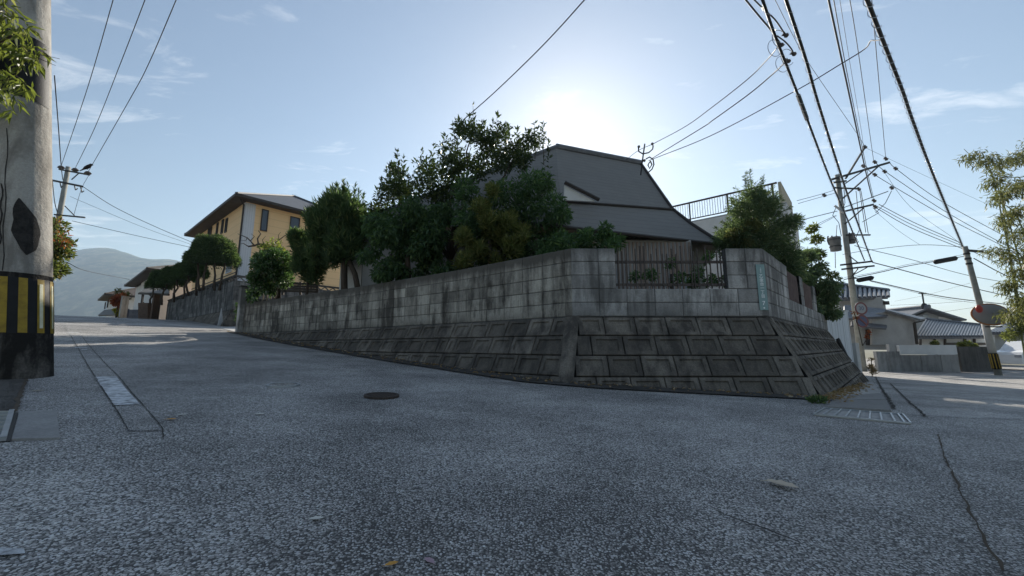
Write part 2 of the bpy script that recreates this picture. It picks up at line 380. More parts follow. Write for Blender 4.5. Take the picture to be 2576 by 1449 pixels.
def np_obj(name, V, Fc, mat, parent=None, kind=None, smooth=False):
    V = np.asarray(V, np.float32); Fc = np.asarray(Fc, np.int32); k = Fc.shape[1]
    me = bpy.data.meshes.new(name); me.vertices.add(len(V)); me.vertices.foreach_set('co', V.ravel())
    me.loops.add(Fc.size); me.loops.foreach_set('vertex_index', Fc.ravel())
    me.polygons.add(len(Fc)); me.polygons.foreach_set('loop_start', np.arange(0, Fc.size, k, dtype=np.int32))
    me.update(calc_edges=True); me.materials.append(MATS[mat])
    if smooth: me.polygons.foreach_set('use_smooth', [True] * len(me.polygons))
    o = bpy.data.objects.new(name, me); link(o, parent)
    if kind: o['kind'] = kind
    return o
def piece(name, me, parent, M):
    """one more copy of a shared mesh as a part of parent"""
    o = bpy.data.objects.new(name, me); COL.objects.link(o); o.parent = parent
    o.matrix_parent_inverse = INV.get(parent.name, Matrix.Identity(4)); o.matrix_basis = M
    return o
def frameM(o, ax, ay, az):
    return Matrix(((ax[0], ay[0], az[0], o[0]), (ax[1], ay[1], az[1], o[1]), (ax[2], ay[2], az[2], o[2]), (0, 0, 0, 1)))

def nrm(a): return a / np.maximum(np.linalg.norm(a, axis=1, keepdims=True), 1e-9)
def leaf_mesh(pos, dr, L, wr=0.32, curl=0.18, rg=None):
    """N leaves: each a folded, pointed blade of two triangles"""
    g = rg or rng; n = len(pos); dr = nrm(dr)
    rv = g.normal(size=(n, 3)); rv[:, 2] += 1.2
    side = nrm(np.cross(dr, rv)); nn = np.cross(side, dr); L = np.broadcast_to(L, (n,))[:, None]
    a = pos; t = pos + dr * L - nn * L * curl
    l = pos + dr * L * .45 + side * L * wr * .5 + nn * L * .07; r = pos + dr * L * .45 - side * L * wr * .5 + nn * L * .07
    V = np.stack([a, l, t, r], 1).reshape(-1, 3); i = np.arange(n)[:, None] * 4
    Fc = np.concatenate([i + np.array([[0, 1, 2]]), i + np.array([[0, 2, 3]])], 1).reshape(-1, 3)
    return V, Fc
def clump_points(clumps, n, shell=0.55, g=None):
    g = g or rng
    C = np.array([c[:3] for c in clumps]); Rr = np.array([c[3:6] for c in clumps])
    w = (Rr[:, 0] * Rr[:, 1] * Rr[:, 2]) ** 0.67; idx = g.choice(len(clumps), n, p=w / w.sum())
    u = nrm(g.normal(size=(n, 3))); rad = shell + (1 - shell) * g.random(n) ** 0.6
    return C[idx] + u * Rr[idx] * rad[:, None], u
def subclumps(C, Rr, k, size, g=None, flatz=1.0):
    """small clumps spread over an ellipsoid so the outline is uneven"""
    g = g or rng; u = nrm(g.normal(size=(k, 3))); rad = 0.45 + 0.6 * g.random(k)
    c = np.array(C) + u * np.array(Rr) * rad[:, None]; s = size * (0.6 + 0.8 * g.random(k))
    return [(*c[i], s[i], s[i], s[i] * flatz) for i in range(k)]
def crown(name, mat, parent, clumps, n, L, wr=0.32, mode='out', shell=0.5, jitter=0.8, zcut=None, g=None, curl=.18):
    g = g or rng
    p, u = clump_points(clumps, n, shell, g)
    if zcut is not None: k = p[:, 2] > zcut; p, u = p[k], u[k]; n = len(p)
    d = g.normal(size=(n, 3)) * jitter
    if mode == 'out': d += u
    elif mode == 'up': d += u * .6 + np.array([0, 0, 1.1])
    elif mode == 'droop': d += u * .5 + np.array([0, 0, -.9])
    V, Fc = leaf_mesh(p, d, L * (0.6 + 0.7 * g.random(n)), wr, curl, g)
    return np_obj(name, V, Fc, mat, parent)
def shoot_leaves(bases, tips, per, L, wr, g=None, spread=0.8):
    g = g or rng; P_, D_ = [], []
    for a, b in zip(bases, tips):
        a, b = np.array(a), np.array(b); ax = (b - a) / np.linalg.norm(b - a)
        t = g.random(per); q = a + (b - a) * t[:, None]
        d = g.normal(size=(per, 3)); d -= (d @ ax)[:, None] * ax; d = nrm(d) * spread + ax * .7
        P_.append(q); D_.append(d)
        P_.append(b[None].repeat(4, 0)); D_.append(ax + g.normal(size=(4, 3)) * .35)
    P_, D_ = np.concatenate(P_), np.concatenate(D_)
    return leaf_mesh(P_, D_, L * (0.7 + 0.6 * g.random(len(P_))), wr, .2, g)
def trunk(parent, pts, r0, r1, mat='bark', name='trunk', n=8):
    k = len(pts); return MB().tube(pts, [r0 + (r1 - r0) * i / (k - 1) for i in range(k)], n).build(name, mat, parent, True)
def wander(a, b, k, amp):
    a, b = Vector(a), Vector(b)
    return [a.lerp(b, i / k) + (Vector((random.uniform(-1, 1), random.uniform(-1, 1), random.uniform(-.4, .4))) * amp if 0 < i < k else Vector()) for i in range(k + 1)]
# ================================================================== SETTING
def grid_sheet(name, xs, ys, zf, mat):
    X, Y = np.meshgrid(xs, ys); Z = zf(X, Y)
    V = np.stack([X, Y, Z], -1).reshape(-1, 3); nx, ny = len(xs), len(ys)
    i = (np.arange(ny-1)[:, None] * nx + np.arange(nx-1)[None]).ravel()
    Fc = np.stack([i, i+1, i+nx+1, i+nx], 1)
    o = np_obj(name, V, Fc, mat, None, 'structure', True); return o
def spread(a, b, step, far, k):
    core = np.arange(a, b + step/2, step); ext = np.geomspace(step * 1.5, far, k)
    return np.concatenate([a - ext[::-1], core, b + ext])
road = grid_sheet('road', np.arange(-46, 34.1, 0.25), np.arange(-5, 40.1, 0.25), G, 'asphalt')
grid_sheet('ground', spread(-60, 60, 4, 6000, 26), spread(-20, 80, 4, 6000, 26),
           lambda X, Y: np.minimum(G(X, Y), 1.2) - 0.35 - 0.004 * np.clip(np.hypot(X, Y) - 70, 0, 3000) * (np.hypot(X, Y) > 70) * .8, 'terrain')

# the forested hill behind the left street
def hill():
    xs = np.linspace(-4200, 2600, 150); ys = np.linspace(1300, 3600, 60)
    X, Y = np.meshgrid(xs, ys)
    ax = X / Y
    prof = np.interp(ax, [-2.2, -1.6, -1.35, -1.21, -1.14, -1.06, -.98, -.9, -.8, -.6, -.35, -.1, .3, 1.2], [150, 330, 470, 560, 582, 560, 505, 485, 430, 300, 170, 80, 40, 30])
    front = np.clip((Y - 1300) / 900, 0, 1); back = np.clip((3600 - Y) / 900, 0, 1)
    Z = -12 + prof * (1 - (1 - front) ** 1.6) * back
    for f, a in ((0.004, 24), (0.009, 13), (0.021, 6), (0.05, 3)):
        Z += a * (np.sin(X*f+1.3*np.sin(Y*f*.7)) * np.cos(Y*f*1.1+.8*np.sin(X*f*.6))) * front * back
    Z += rng.normal(size=X.shape) * 2.5 * front * back
    V = np.stack([X, Y, Z], -1).reshape(-1, 3); nx = len(xs)
    i = (np.arange(len(ys)-1)[:, None] * nx + np.arange(nx-1)[None]).ravel()
    o = np_obj('hill', V, np.stack([i, i+1, i+nx+1, i+nx], 1), 'hill_forest', None, 'structure', True)
hill()

# ------------------------------------------------------------------ corner wall geometry
E = Vector((-9.0, 12.9, 0)); M2 = Vector((-3.86, 9.3, 0)); M1 = Vector((-1.04, 7.15, 0)); A = Vector((0.86, 5.5, 0))
B = Vector((3.68, 5.5, 0)); RE = B + Vector((0.70, 0.714, 0)) * 7.0
PATH = [E, M2, M1, A, B, RE]; ZT, ZTOP, RB_, RC_ = 0.418, 1.428, 0.142, 0.268
def outn(d): return Vector((d.y, -d.x, 0))
def offset_path(path, d):
    out = []
    for i, p in enumerate(path):
        ns = []
        if i > 0: ns.append(outn((p - path[i-1]).normalized()))
        if i < len(path)-1: ns.append(outn((path[i+1] - p).normalized()))
        if len(ns) == 1: out.append(p + ns[0] * d)
        else:
            m = (ns[0] + ns[1]).normalized(); out.append(p + m * (d / m.dot(ns[0])))
    return out
_bm = {}
def block_mesh(kind, w, h, mat):
    key = (kind, round(w, 2), round(h, 2), mat)
    if key in _bm: return _bm[key]
    gp_ = .007 if kind == 'kenchi' else .004
    w2, h2 = round(w, 2)/2 - gp_, round(h, 2)/2 - gp_
    def ringv(ix, iz, y, ztop=0): return [(-w2+ix, y, -h2+iz), (w2-ix, y, -h2+iz), (w2-ix, y+ztop, h2-iz), (-w2+ix, y+ztop, h2-iz)]
    rs = [ringv(0, 0, .09), ringv(0, 0, .007), ringv(.008, .008, 0)]
    if kind == 'kenchi' and w > .2:
        m = .062
        rs += [ringv(m, m*.8, 0), ringv(m+.008, m*.8+.010, .020, .004)]
    vs = [p for r_ in rs for p in r_]; fs = [(3, 2, 1, 0)]
    for k in range(len(rs)-1):
        for j in range(4): fs.append((k*4+j, k*4+(j+1) % 4, (k+1)*4+(j+1) % 4, (k+1)*4+j))
    k = (len(rs)-1)*4; fs.append((k, k+1, k+2, k+3))
    me = bpy.data.meshes.new('concrete_block' if kind != 'kenchi' else 'retaining_block')
    me.from_pydata(vs, [], fs); me.materials.append(MATS[mat]); me.update(); _bm[key] = me
    return me
def lay(parent, name, kind, mat, p0, p1, zc, h, w, phase=0.0, tilt=None, gap0=0, gap1=0, zmin=None, depth_jit=.003, skip=None):
    """one course of blocks from p0 to p1"""
    d = (p1 - p0); L = d.length; d = d / L; n = outn(d); u = gap0; first = True
    sup = (Vector((0, 0, 1)) if tilt is None else (Vector((0, 0, tilt[1])) - n * tilt[0]).normalized())
    sn = d.cross(sup)
    if sn.dot(n) < 0: sn = -sn
    while u < L - gap1 - 1e-3:
        ww = w if not first else (w - phase if phase else w); first = False
        e = min(u + ww, L - gap1)
        if L - gap1 - e < .09: e = L - gap1
        ww = e - u; c = p0 + d * (u + ww/2); c.z = zc
        if (zmin is None or zc + h/2 > Gv(c.x, c.y) + zmin) and not (skip and skip(u + ww/2)):
            me = block_mesh(kind, ww, h, mat)
            jit = random.uniform(-1, 1) * depth_jit
            piece(name, me, parent, frameM(c + sn * jit, d, -sn, sup))
        u = e

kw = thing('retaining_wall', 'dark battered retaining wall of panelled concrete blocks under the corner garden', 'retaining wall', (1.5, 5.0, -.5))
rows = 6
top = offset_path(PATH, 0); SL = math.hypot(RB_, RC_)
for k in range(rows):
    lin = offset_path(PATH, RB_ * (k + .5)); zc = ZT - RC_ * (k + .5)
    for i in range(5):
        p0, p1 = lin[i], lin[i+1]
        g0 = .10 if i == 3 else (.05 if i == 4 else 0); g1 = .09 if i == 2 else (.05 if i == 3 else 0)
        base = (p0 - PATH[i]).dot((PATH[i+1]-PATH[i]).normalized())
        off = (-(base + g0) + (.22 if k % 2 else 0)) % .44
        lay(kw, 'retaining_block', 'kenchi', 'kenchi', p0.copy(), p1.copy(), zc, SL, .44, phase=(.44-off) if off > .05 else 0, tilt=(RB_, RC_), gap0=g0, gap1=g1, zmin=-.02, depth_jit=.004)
# mortar behind the blocks and at the two folds
mb = MB(); t0 = offset_path(PATH, -.06); b0 = offset_path(PATH, RB_ * rows - .06)
for i in range(5):
    q = [t0[i].copy(), t0[i+1].copy(), b0[i+1].copy(), b0[i].copy()]
    q[0].z = q[1].z = ZT; q[2].z = q[3].z = ZT - RC_ * rows
    mb.poly(q)
mb.build('joint_mortar', 'mortar_dark', kw)
for idx, wd, nm in ((3, .10, 'fold_strip'), (4, .03, 'fold_strip')):
    a_ = offset_path(PATH, -.012)[idx]; b_ = offset_path(PATH, RB_ * rows - .012)[idx]; a_.z = ZT + .002; b_.z = ZT - RC_ * rows
    out_ = (b_ - a_); out_.z = 0; out_.normalize(); side = Vector((-out_.y, out_.x, 0))
    pts = [a_.lerp(b_, t) + side * random.uniform(-.012, .012) for t in np.linspace(0, 1, 9)]
    m_ = MB()
    for j in range(8):
        m_.add([pts[j]-side*wd+Vector((0, 0, 0))-out_*.02, pts[j]+out_*.018, pts[j]+side*wd-out_*.02, pts[j+1]-side*wd-out_*.02, pts[j+1]+out_*.018, pts[j+1]+side*wd-out_*.02], [(0, 1, 4, 3), (1, 2, 5, 4)])
    m_.build(nm, 'kenchi', kw)

uw = thing('block_wall', 'weathered grey concrete block wall stacked on the dark battered retaining wall', 'wall', (1.5, 5.5, ZT))
for k in range(5):
    z = ZT + .2 * k + .1 + .004
    for i in range(3): lay(uw, 'concrete_block', 'plain', 'block_face' if k < 4 else 'kenchi_top', PATH[i], PATH[i+1], z, .2, .40, zmin=-.02) if False else lay(uw, 'concrete_block', 'plain', 'block_face', PATH[i].copy(), PATH[i+1].copy(), z, .2, .40, zmin=-.02)
    if k < 2: lay(uw, 'concrete_block', 'plain', 'block_plain', A.copy(), B.copy(), z, .2, .40)
    else:
        lay(uw, 'concrete_block', 'plain', 'block_plain', A.copy(), A + Vector((.65, 0, 0)), z, .2, .40)
        lay(uw, 'concrete_block', 'plain', 'block_plain', A + Vector((2.27, 0, 0)), B.copy(), z, .2, .28)
    dR = (RE - B).normalized()
    segs = [(0, 7.0)] if k < 2 else ([(0, 1.75), (3.1, 3.45), (4.9, 5.3)] if k < 5 else [])
    for s0, s1 in segs: lay(uw, 'concrete_block', 'plain', 'block_plain', B + dR * s0, B + dR * s1, z, .2, .40)
# core of mortar behind the block faces
mb = MB()
def core(p0, p1, z0, z1, t=.10, inset=.010):
    d = (p1-p0).normalized(); n = outn(d); mb.frame(p0, d, -n, (0, 0, 1), .002, (p1-p0).length-.002, inset, inset+t, z0, z1)
for i in range(3): core(PATH[i], PATH[i+1], ZT-.3, ZTOP-.008)
core(A, B, ZT, ZT+.398); core(A, A+Vector((.648, 0, 0)), ZT+.397, ZTOP-.008); core(A+Vector((2.272, 0, 0)), B, ZT+.397, ZTOP-.008)
core(B, RE, ZT-.4, ZT+.397)
for s0, s1 in ((0, 1.748), (3.102, 3.448), (4.902, 5.298)): core(B+dR*s0, B+dR*s1, ZT+.397, ZTOP-.009)
mb.build('mortar_core', 'mortar', uw)
# end post at the driveway and return along it
dE = Vector((0.61, 0.79, 0)).normalized()
gp = thing('gate_post', 'slim grey concrete post ending the block wall beside the driveway', 'post', (E.x-.1, E.y+.05, Gv(E.x, E.y)))
pe = E + Vector((-.13, .07, 0))
MB().frame((pe.x, pe.y, 0), dE, (-dE.y, dE.x, 0), (0, 0, 1), -.1, .1, -.1, .1, Gv(pe.x, pe.y)-.1, 1.98).build('shaft', 'block_plain', gp)
MB().frame((pe.x, pe.y, 0), dE, (-dE.y, dE.x, 0), (0, 0, 1), -.13, .13, -.13, .13, 1.981, 2.03).build('cap', 'mortar', gp)
dw = thing('driveway_wall', 'low dark wall running back along the driveway behind the slim post', 'wall', (pe.x+dE.x, pe.y+dE.y, .5))
for k in range(5): lay(dw, 'concrete_block', 'plain', 'block_plain', pe + dE * 6 + Vector((.05, 0, 0)), pe + dE * .12, ZT + .3 + .2*k, .2, .4)
MB().frame(pe, dE, (-dE.y, dE.x, 0), (0, 0, 1), .12, 6, -.10, -.012, -.2, 1.62).build('wall_core', 'mortar', dw)

# garden soil behind the wall
ins = offset_path(PATH, -.13)
gb = [Vector((p.x, p.y, .72)) for p in ins] + [Vector((13, 19, .72)), Vector((-2.4, 21, .72))]
o = MB().poly(gb, .3, (0, 0, 1)).build('garden_soil', 'soil'); o['kind'] = 'structure'

# metal fence in the front opening
ff = thing('garden_fence', 'thin dark metal bar fence set in the front opening of the block wall', 'fence', (2.3, 5.56, ZT+.4))
z0 = ZT + .41
for zz_ in (z0 + .06, z0 + .40): MB().bar((A.x+.66, 5.56, zz_), (A.x+2.26, 5.56, zz_), .018, .04).build('rail', 'fence_bar', ff)
for px in (1556, 1567, 1577, 1600, 1611, 1622, 1640, 1655, 1668, 1680, 1692, 1703, 1716, 1740, 1746, 1757, 1778, 1788, 1806, 1814, 1824, 1830):
    x = P(px, 700, 5.56).x; h = random.choice((.56, .60, .64, .52))
    if A.x+.67 < x < A.x+2.26: MB().bar((x, 5.545, z0), (x + random.uniform(-.006, .006), 5.545, z0 + h), .014).build('bar', 'fence_bar', ff)
for s0, s1, lb in ((1.77, 3.08, 'reddish slatted grille in the right side wall nearest the street sign'), (3.47, 4.88, 'reddish slatted grille in the right side wall farther from the street sign')):
    gr = thing('wall_grille', lb, 'grille', B + dR * s0 + Vector((0, 0, ZT+.4)))
    nR = outn(dR)
    for zz_ in (ZT+.46, ZT+.86): MB().bar(B+dR*s0-nR*.06+Vector((0, 0, zz_)), B+dR*s1-nR*.06+Vector((0, 0, zz_)), .02, .04).build('rail', 'lattice_red', gr)
    k = int((s1-s0)/.11)
    for j in range(k):
        q = B + dR*(s0+.06+j*.11) - nR*.045
        MB().bar(q+Vector((0, 0, ZT+.41)), q+Vector((0, 0, ZT+.95)), .05, .012).build('slat', 'lattice_red', gr)

# ------------------------------------------------------------------ street name plate
yp = 5.482
c4 = [P(1901, 665, yp), P(1922, 665, yp), P(1934, 780, yp), P(1912, 781, yp)]
cx0 = (c4[0].x + c4[3].x)/2; cx1 = (c4[1].x + c4[2].x)/2; pz1, pz0 = c4[0].z, c4[2].z
sp = thing('street_sign', 'narrow green street name plate with white writing at the wall corner', 'sign', ((cx0+cx1)/2, yp, pz0))
MB().frame(((cx0+cx1)/2, yp, 0), (1, 0, 0), (0, 1, 0), (0, 0, 1), -(cx1-cx0)/2, (cx1-cx0)/2, 0, .004, pz0, pz1).build('plate', 'sign_green', sp)
def text_mesh(name, s, size, loc, mat, parent, rot=(R(90), 0, 0), sx=1.0, ext=.0008):
    cu = bpy.data.curves.new(name, 'FONT'); cu.body = s; cu.size = size; cu.align_x = 'CENTER'; cu.align_y = 'CENTER'; cu.extrude = ext; cu.offset = size * .008
    t = bpy.data.objects.new(name, cu); COL.objects.link(t); bpy.context.view_layer.update()
    me = bpy.data.meshes.new_from_object(t.evaluated_get(bpy.context.evaluated_depsgraph_get()))
    bpy.data.objects.remove(t); me.materials.clear(); me.materials.append(MATS[mat])
    o = bpy.data.objects.new(name, me); link(o, parent); o.location = loc; o.rotation_euler = rot; o.scale = (sx, 1, 1)
    return o
xm = (cx0 + cx1)/2; H_ = pz1 - pz0
for i, ch in enumerate('大野城市'): text_mesh('lettering', ch, .019, (xm, yp-.002, pz1 - H_*(.085+.031*i)), 'sign_white', sp)
for ch, t in zip('乙金台一丁目7', (.265, .35, .44, .528, .615, .705, .855)):
    text_mesh('lettering', ch, .058 if ch != '7' else .085, (xm, yp-.002, pz1 - H_*t), 'sign_white', sp)
MB().cyl((xm, yp-.004, pz1-H_*.955), (xm, yp, pz1-H_*.955), .011, n=12).build('screw', 'sign_white', sp)
MB().cyl((xm, yp-.004, pz1-H_*.03), (xm, yp, pz1-H_*.03), .007, n=12).build('screw', 'sign_green', sp)

# ------------------------------------------------------------------ road details
def ribbon(name, left, right, mat, dz=.005, parent=None, sub=6, kind=None):
    """strip on the road between two lists of ground points"""
    def dens(pts):
        o = []
        for i in range(len(pts)-1):
            for j in range(sub): o.append(pts[i].lerp(pts[i+1], j/sub))
        return o + [pts[-1]]
    l, r = dens(left), dens(right); vs = []; W = 5
    for a, b in zip(l, r):
        for j in range(W):
            p = a.lerp(b, j/(W-1)); vs.append((p.x, p.y, Gv(p.x, p.y) + dz))
    fs = [(i*W+j, i*W+j+1, (i+1)*W+j+1, (i+1)*W+j) for i in range(len(l)-1) for j in range(W-1)]
    m_ = MB(); m_.add(vs, fs); return m_.build(name, mat, parent, True, kind)
def crack(name, pts, w, mat='gutter', dz=.009, jit=.4, kind='structure'):
    pts = [Vector((p.x, p.y, 0)) for p in pts]; l, r = [], []
    fine = []
    for i in range(len(pts)-1):
        k = max(2, int((pts[i+1]-pts[i]).length / .06))
        for j in range(k): fine.append(pts[i].lerp(pts[i+1], j/k))
    fine.append(pts[-1])
    for i, p in enumerate(fine):
        d = (fine[min(i+1, len(fine)-1)] - fine[max(i-1, 0)]).normalized(); s_ = Vector((-d.y, d.x, 0))
        ww = w * random.uniform(1-jit, 1+jit); c = p + s_ * random.uniform(-w, w) * jit
        l.append(c + s_*ww/2); r.append(c - s_*ww/2)
    return ribbon(name, l, r, mat, dz, None, 1, kind)
G_ = lambda *pp: [PG(*p) for p in pp]
ribbon('trench_patch', G_((160, 820), (178, 845), (196, 875), (240, 950), (272, 1000), (305, 1050), (325, 1085)),
       G_((184, 820), (205, 845), (228, 875), (300, 950), (340, 1000), (380, 1045), (408, 1085)), 'asphalt_old', .004, kind='structure')
crack('road_crack', G_((178, 845), (196, 875), (240, 950), (272, 1000), (300, 1045), (322, 1085)), .005)
crack('road_crack', G_((205, 845), (228, 875), (300, 950), (340, 1000), (380, 1045), (410, 1085), (409, 1105)), .006)
ribbon('road_marking', G_((238, 950), (262, 985), (285, 1022)), G_((292, 949), (320, 985), (352, 1020)), 'road_paint', .009, kind='structure')
for a, b in (((188, 876), (218, 876)), ((170, 838), (198, 838)), ((205, 880.5), (219, 880.5))):
    p, q = PG(*a), PG(*b); d = (q-p).normalized(); s_ = Vector((-d.y, d.x, 0))*.05
    ribbon('road_marking', [p-s_, q-s_], [p+s_, q+s_], 'paint_white', .010, kind='structure')
ribbon('road_marking', G_((-60, 1410), (62, 1400)), G_((-60, 1384), (58, 1388)), 'road_paint', .008, kind='structure')
# gutter strip along the wall foot
def foot(i0, t):
    lin = offset_path(PATH, 0); p = lin[i0].lerp(lin[i0+1], t); d = (lin[i0+1]-lin[i0]).normalized(); n = outn(d)
    off = 0
    for _ in range(8):
        q = p + n * off; off = max(0, (ZT - Gv(q.x, q.y)) / RC_ * RB_)
    return p + n * off, n
l_, r_ = [], []
for i0, ts in ((0, np.linspace(0, .97, 14)), (1, np.linspace(0, .97, 8)), (2, np.linspace(0, .93, 6)), (3, np.linspace(.05, 1.03, 7))):
    for t in ts:
        p, n = foot(i0, t); l_.append(p - n*.08); r_.append(p + n*(.42 if i0 < 3 else .34))
ribbon('gutter', l_, r_, 'gutter', .014, kind='structure', sub=2)
crack('road_crack', [p + Vector((0, -.01, 0)) for p in r_], .014, dz=.018)
# seams to the right of the corner
crack('road_crack', G_((2360, 1095), (2376, 1150), (2400, 1200), (2440, 1290), (2480, 1370), (2530, 1445)), .007, 'soil', .008, .6)
crack('road_crack', G_((2240, 1040), (2320, 1046), (2440, 1052), (2570, 1056)), .02, 'asphalt_right', .006)
crack('road_crack', G_((2250, 1030), (2222, 985), (2203, 948)), .03)
crack('road_crack', G_((2330, 1050), (2290, 1015), (2240, 965)), .02)
crack('road_crack', G_((1800, 1290), (1850, 1310), (1920, 1335), (2010, 1370)), .008)
# gutter covers on the right side of the corner
gc = thing('gutter_cover_row', 'row of flat concrete gutter covers along the right side street', 'gutter cover', PG(2160, 1000))
el, er = G_((2083, 1028), (2152, 966)), G_((2243, 1037), (2188, 949))
el = [el[0], el[0].lerp(el[1], 1.0)]; K_ = 9
for i in range(K_):
    a = el[0].lerp(el[1], i/K_); b = er[0].lerp(er[1], i/K_); c = er[0].lerp(er[1], (i+.93)/K_); d = el[0].lerp(el[1], (i+.93)/K_)
    q = [Vector((p.x, p.y, Gv(p.x, p.y) + .022)) for p in (a, b, c, d)]
    MB().poly(q, .05, (0, 0, 1)).build('cover_slab', 'cover', gc)
# iron grating across the gutter
gt = thing('street_grating', 'pale steel gutter grating at the foot of the wall corner', 'grating', PG(2170, 1050))
ga, gb_, gc_, gd = [PG(*p) for p in ((2048, 1046), (2292, 1069), (2272, 1046), (2076, 1030))]
for p in (ga, gb_, gc_, gd): p.z = Gv(p.x, p.y) + .012
MB().poly([p - Vector((0, 0, .004)) for p in (ga, gb_, gc_, gd)], .01, (0, 0, 1)).build('slab', 'cover', gt)
for p, q in ((ga, gb_), (gd, gc_)): MB().bar(p + Vector((0, 0, .001)), q + Vector((0, 0, .001)), .014, .010).build('frame_bar', 'galvanised', gt)
for t in (0, .10, .22, .345, .47, .595, .72, .85, .94, 1.0):
    MB().bar(ga.lerp(gb_, t) + Vector((0, 0, .003)), gd.lerp(gc_, t) + Vector((0, 0, .003)), .012, .012).build('cross_bar', 'galvanised', gt)
# drain box lower left
db = thing('drain_slab', 'square concrete drain slab at the road edge beside the striped pole', 'drain', PG(90, 1075))
q = [PG(*p) for p in ((28, 1110), (150, 1107), (141, 1036), (48, 1040))]
q = [Vector((p.x, p.y, Gv(p.x, p.y) + .012)) for p in q]
MB().poly(q, .06, (0, 0, 1)).build('slab', 'slab', db)
sl = [PG(*p) for p in ((-150, 1122), (26, 1112), (46, 1040), (-110, 1045))]
dg = thing('drain_grate', 'rusty steel drain grate at the left edge beside the concrete slab', 'grate', sl[1])
for p in sl: p.z = Gv(p.x, p.y) + .006
MB().poly([p for p in sl], .03, (0, 0, 1)).build('pit_dark_plate', 'black', dg)  # flat black plate stands in for the darkness under the bars
f_ = sl[1].lerp(sl[0], .12); g_ = sl[2].lerp(sl[3], .12)
MB().bar(f_+Vector((0, 0, .01)), g_+Vector((0, 0, .01)), .02, .02).build('frame_bar', 'galvanised', dg)
for t in np.linspace(.08, .95, 7):
    a = f_.lerp(g_, t); b = sl[0].lerp(sl[3], t); MB().bar(a+Vector((0, 0, .008)), b+Vector((0, 0, .008)), .012, .02).build('bar', 'galvanised', dg)
ribbon('gutter', G_((-120, 1038), (-60, 960)), G_((36, 1038), (70, 950)), 'gutter', .005, kind='structure')
crack('road_crack', G_((36, 1038), (52, 990), (66, 955)), .02, 'soil')
crack('road_crack', G_((10, 1036), (24, 990), (36, 955)), .016)
# small round iron lids
def lid(px, py, r, label, mat, ring):
    c = PG(px, py); c.z = Gv(c.x, c.y); t = thing('valve_lid', label, 'manhole', c)
    nx = (Gv(c.x+.1, c.y) - Gv(c.x-.1, c.y))/.2; ny = (Gv(c.x, c.y+.1) - Gv(c.x, c.y-.1))/.2
    up = Vector((-nx, -ny, 1)).normalized()
    def rg(r0, r1, h, n=40):
        m_ = MB(); ax = up.cross(Vector((0, 1, 0))).normalized(); ay = up.cross(ax); vs = []
        for i in range(n):
            a = 2*math.pi*i/n; d = ax*math.cos(a)+ay*math.sin(a)
            vs += [c+d*r0+up*h, c+d*r1+up*h, c+d*r1-up*.01]
        fs = []
        for i in range(n):
            j = (i+1) % n; fs += [(i*3, i*3+1, j*3+1, j*3), (i*3+1, i*3+2, j*3+2, j*3+1)]
        return m_.add(vs, fs)
    rg(.0, r*.9, .016).build('lid', mat, t); rg(r*.92, r*1.12, .019).build('ring', ring, t)
    for i in range(-3, 4):
        h_ = math.sqrt(max(0, (r*.82)**2 - (i*r*.24)**2)); ax = up.cross(Vector((0, 1, 0))).normalized(); ay = up.cross(ax)
        MB().bar(c+ax*i*r*.24-ay*h_+up*.018, c+ax*i*r*.24+ay*h_+up*.018, .012, .005).build('rib', mat, t)
rl = (PG(1000, 998) - PG(920, 998)).length/2
lid(960, 998, rl, 'dark round iron valve lid set in the open road', 'rust_iron', 'rust_iron')
lid(712, 971, (PG(750, 971)-PG(675, 971)).length/2, 'round lid with a pale steel rim farther left in the road', 'asphalt_old', 'galvanised')

# loose stone chips standing proud of the near asphalt
def chips():
    n = 52000; V0 = np.array([(1, 0, 0), (.31, .9, 0), (-.8, .6, 0), (-.8, -.6, 0), (.31, -.9, 0), (.1, .05, .55)])
    Fc0 = np.array([(0, 1, 5), (1, 2, 5), (2, 3, 5), (3, 4, 5), (4, 0, 5)])
    y = 0.75 + 3.0 * rng.random(n*2) ** 1.7; x = (rng.random(n*2) * 2 - 1) * (y * 1.5 + .3)
    dens = np.sin(x*2.1+.8*np.sin(y*3.3)) * np.sin(y*2.6+1.1*np.sin(x*1.7)) + .35*rng.normal(size=n*2)
    k = dens > -.35; x, y = x[k][:n], y[k][:n]; n = len(x)
    z = G(x, y) - .0012; s = .0024 + .0040 * rng.random(n) ** 2.2; a = rng.random(n) * 6.283
    el = .7 + .6 * rng.random(n)
    vx = V0[None, :, 0] * s[:, None] * el[:, None]; vy = V0[None, :, 1] * s[:, None]; vz = V0[None, :, 2] * s[:, None] * (.6+.7*rng.random(n))[:, None]
    ca, sa = np.cos(a)[:, None], np.sin(a)[:, None]
    V = np.stack([x[:, None] + vx*ca - vy*sa, y[:, None] + vx*sa + vy*ca, z[:, None] + vz], -1).reshape(-1, 3)
    Fc = (np.arange(n)[:, None, None] * 6 + Fc0[None]).reshape(-1, 3)
    m, nt, b = nmat('chip_island'); g = N(nt, 'ShaderNodeNewGeometry').outputs['Random Per Island']
    r = ramp(nt, g, [(0, (.08, .08, .08)), (.5, (.25, .25, .25)), (.88, (.48, .48, .475)), (.98, (.7, .7, .69))]); nt.links.new(r.outputs[0], b.inputs['Base Color'])
    b.inputs['Roughness'].default_value = .6
    o = np_obj('stone_chips', V, Fc, 'chip_island', None, 'stuff')
    o['label'] = 'fine grey stone chips covering the near asphalt'; o['category'] = 'gravel'
chips()

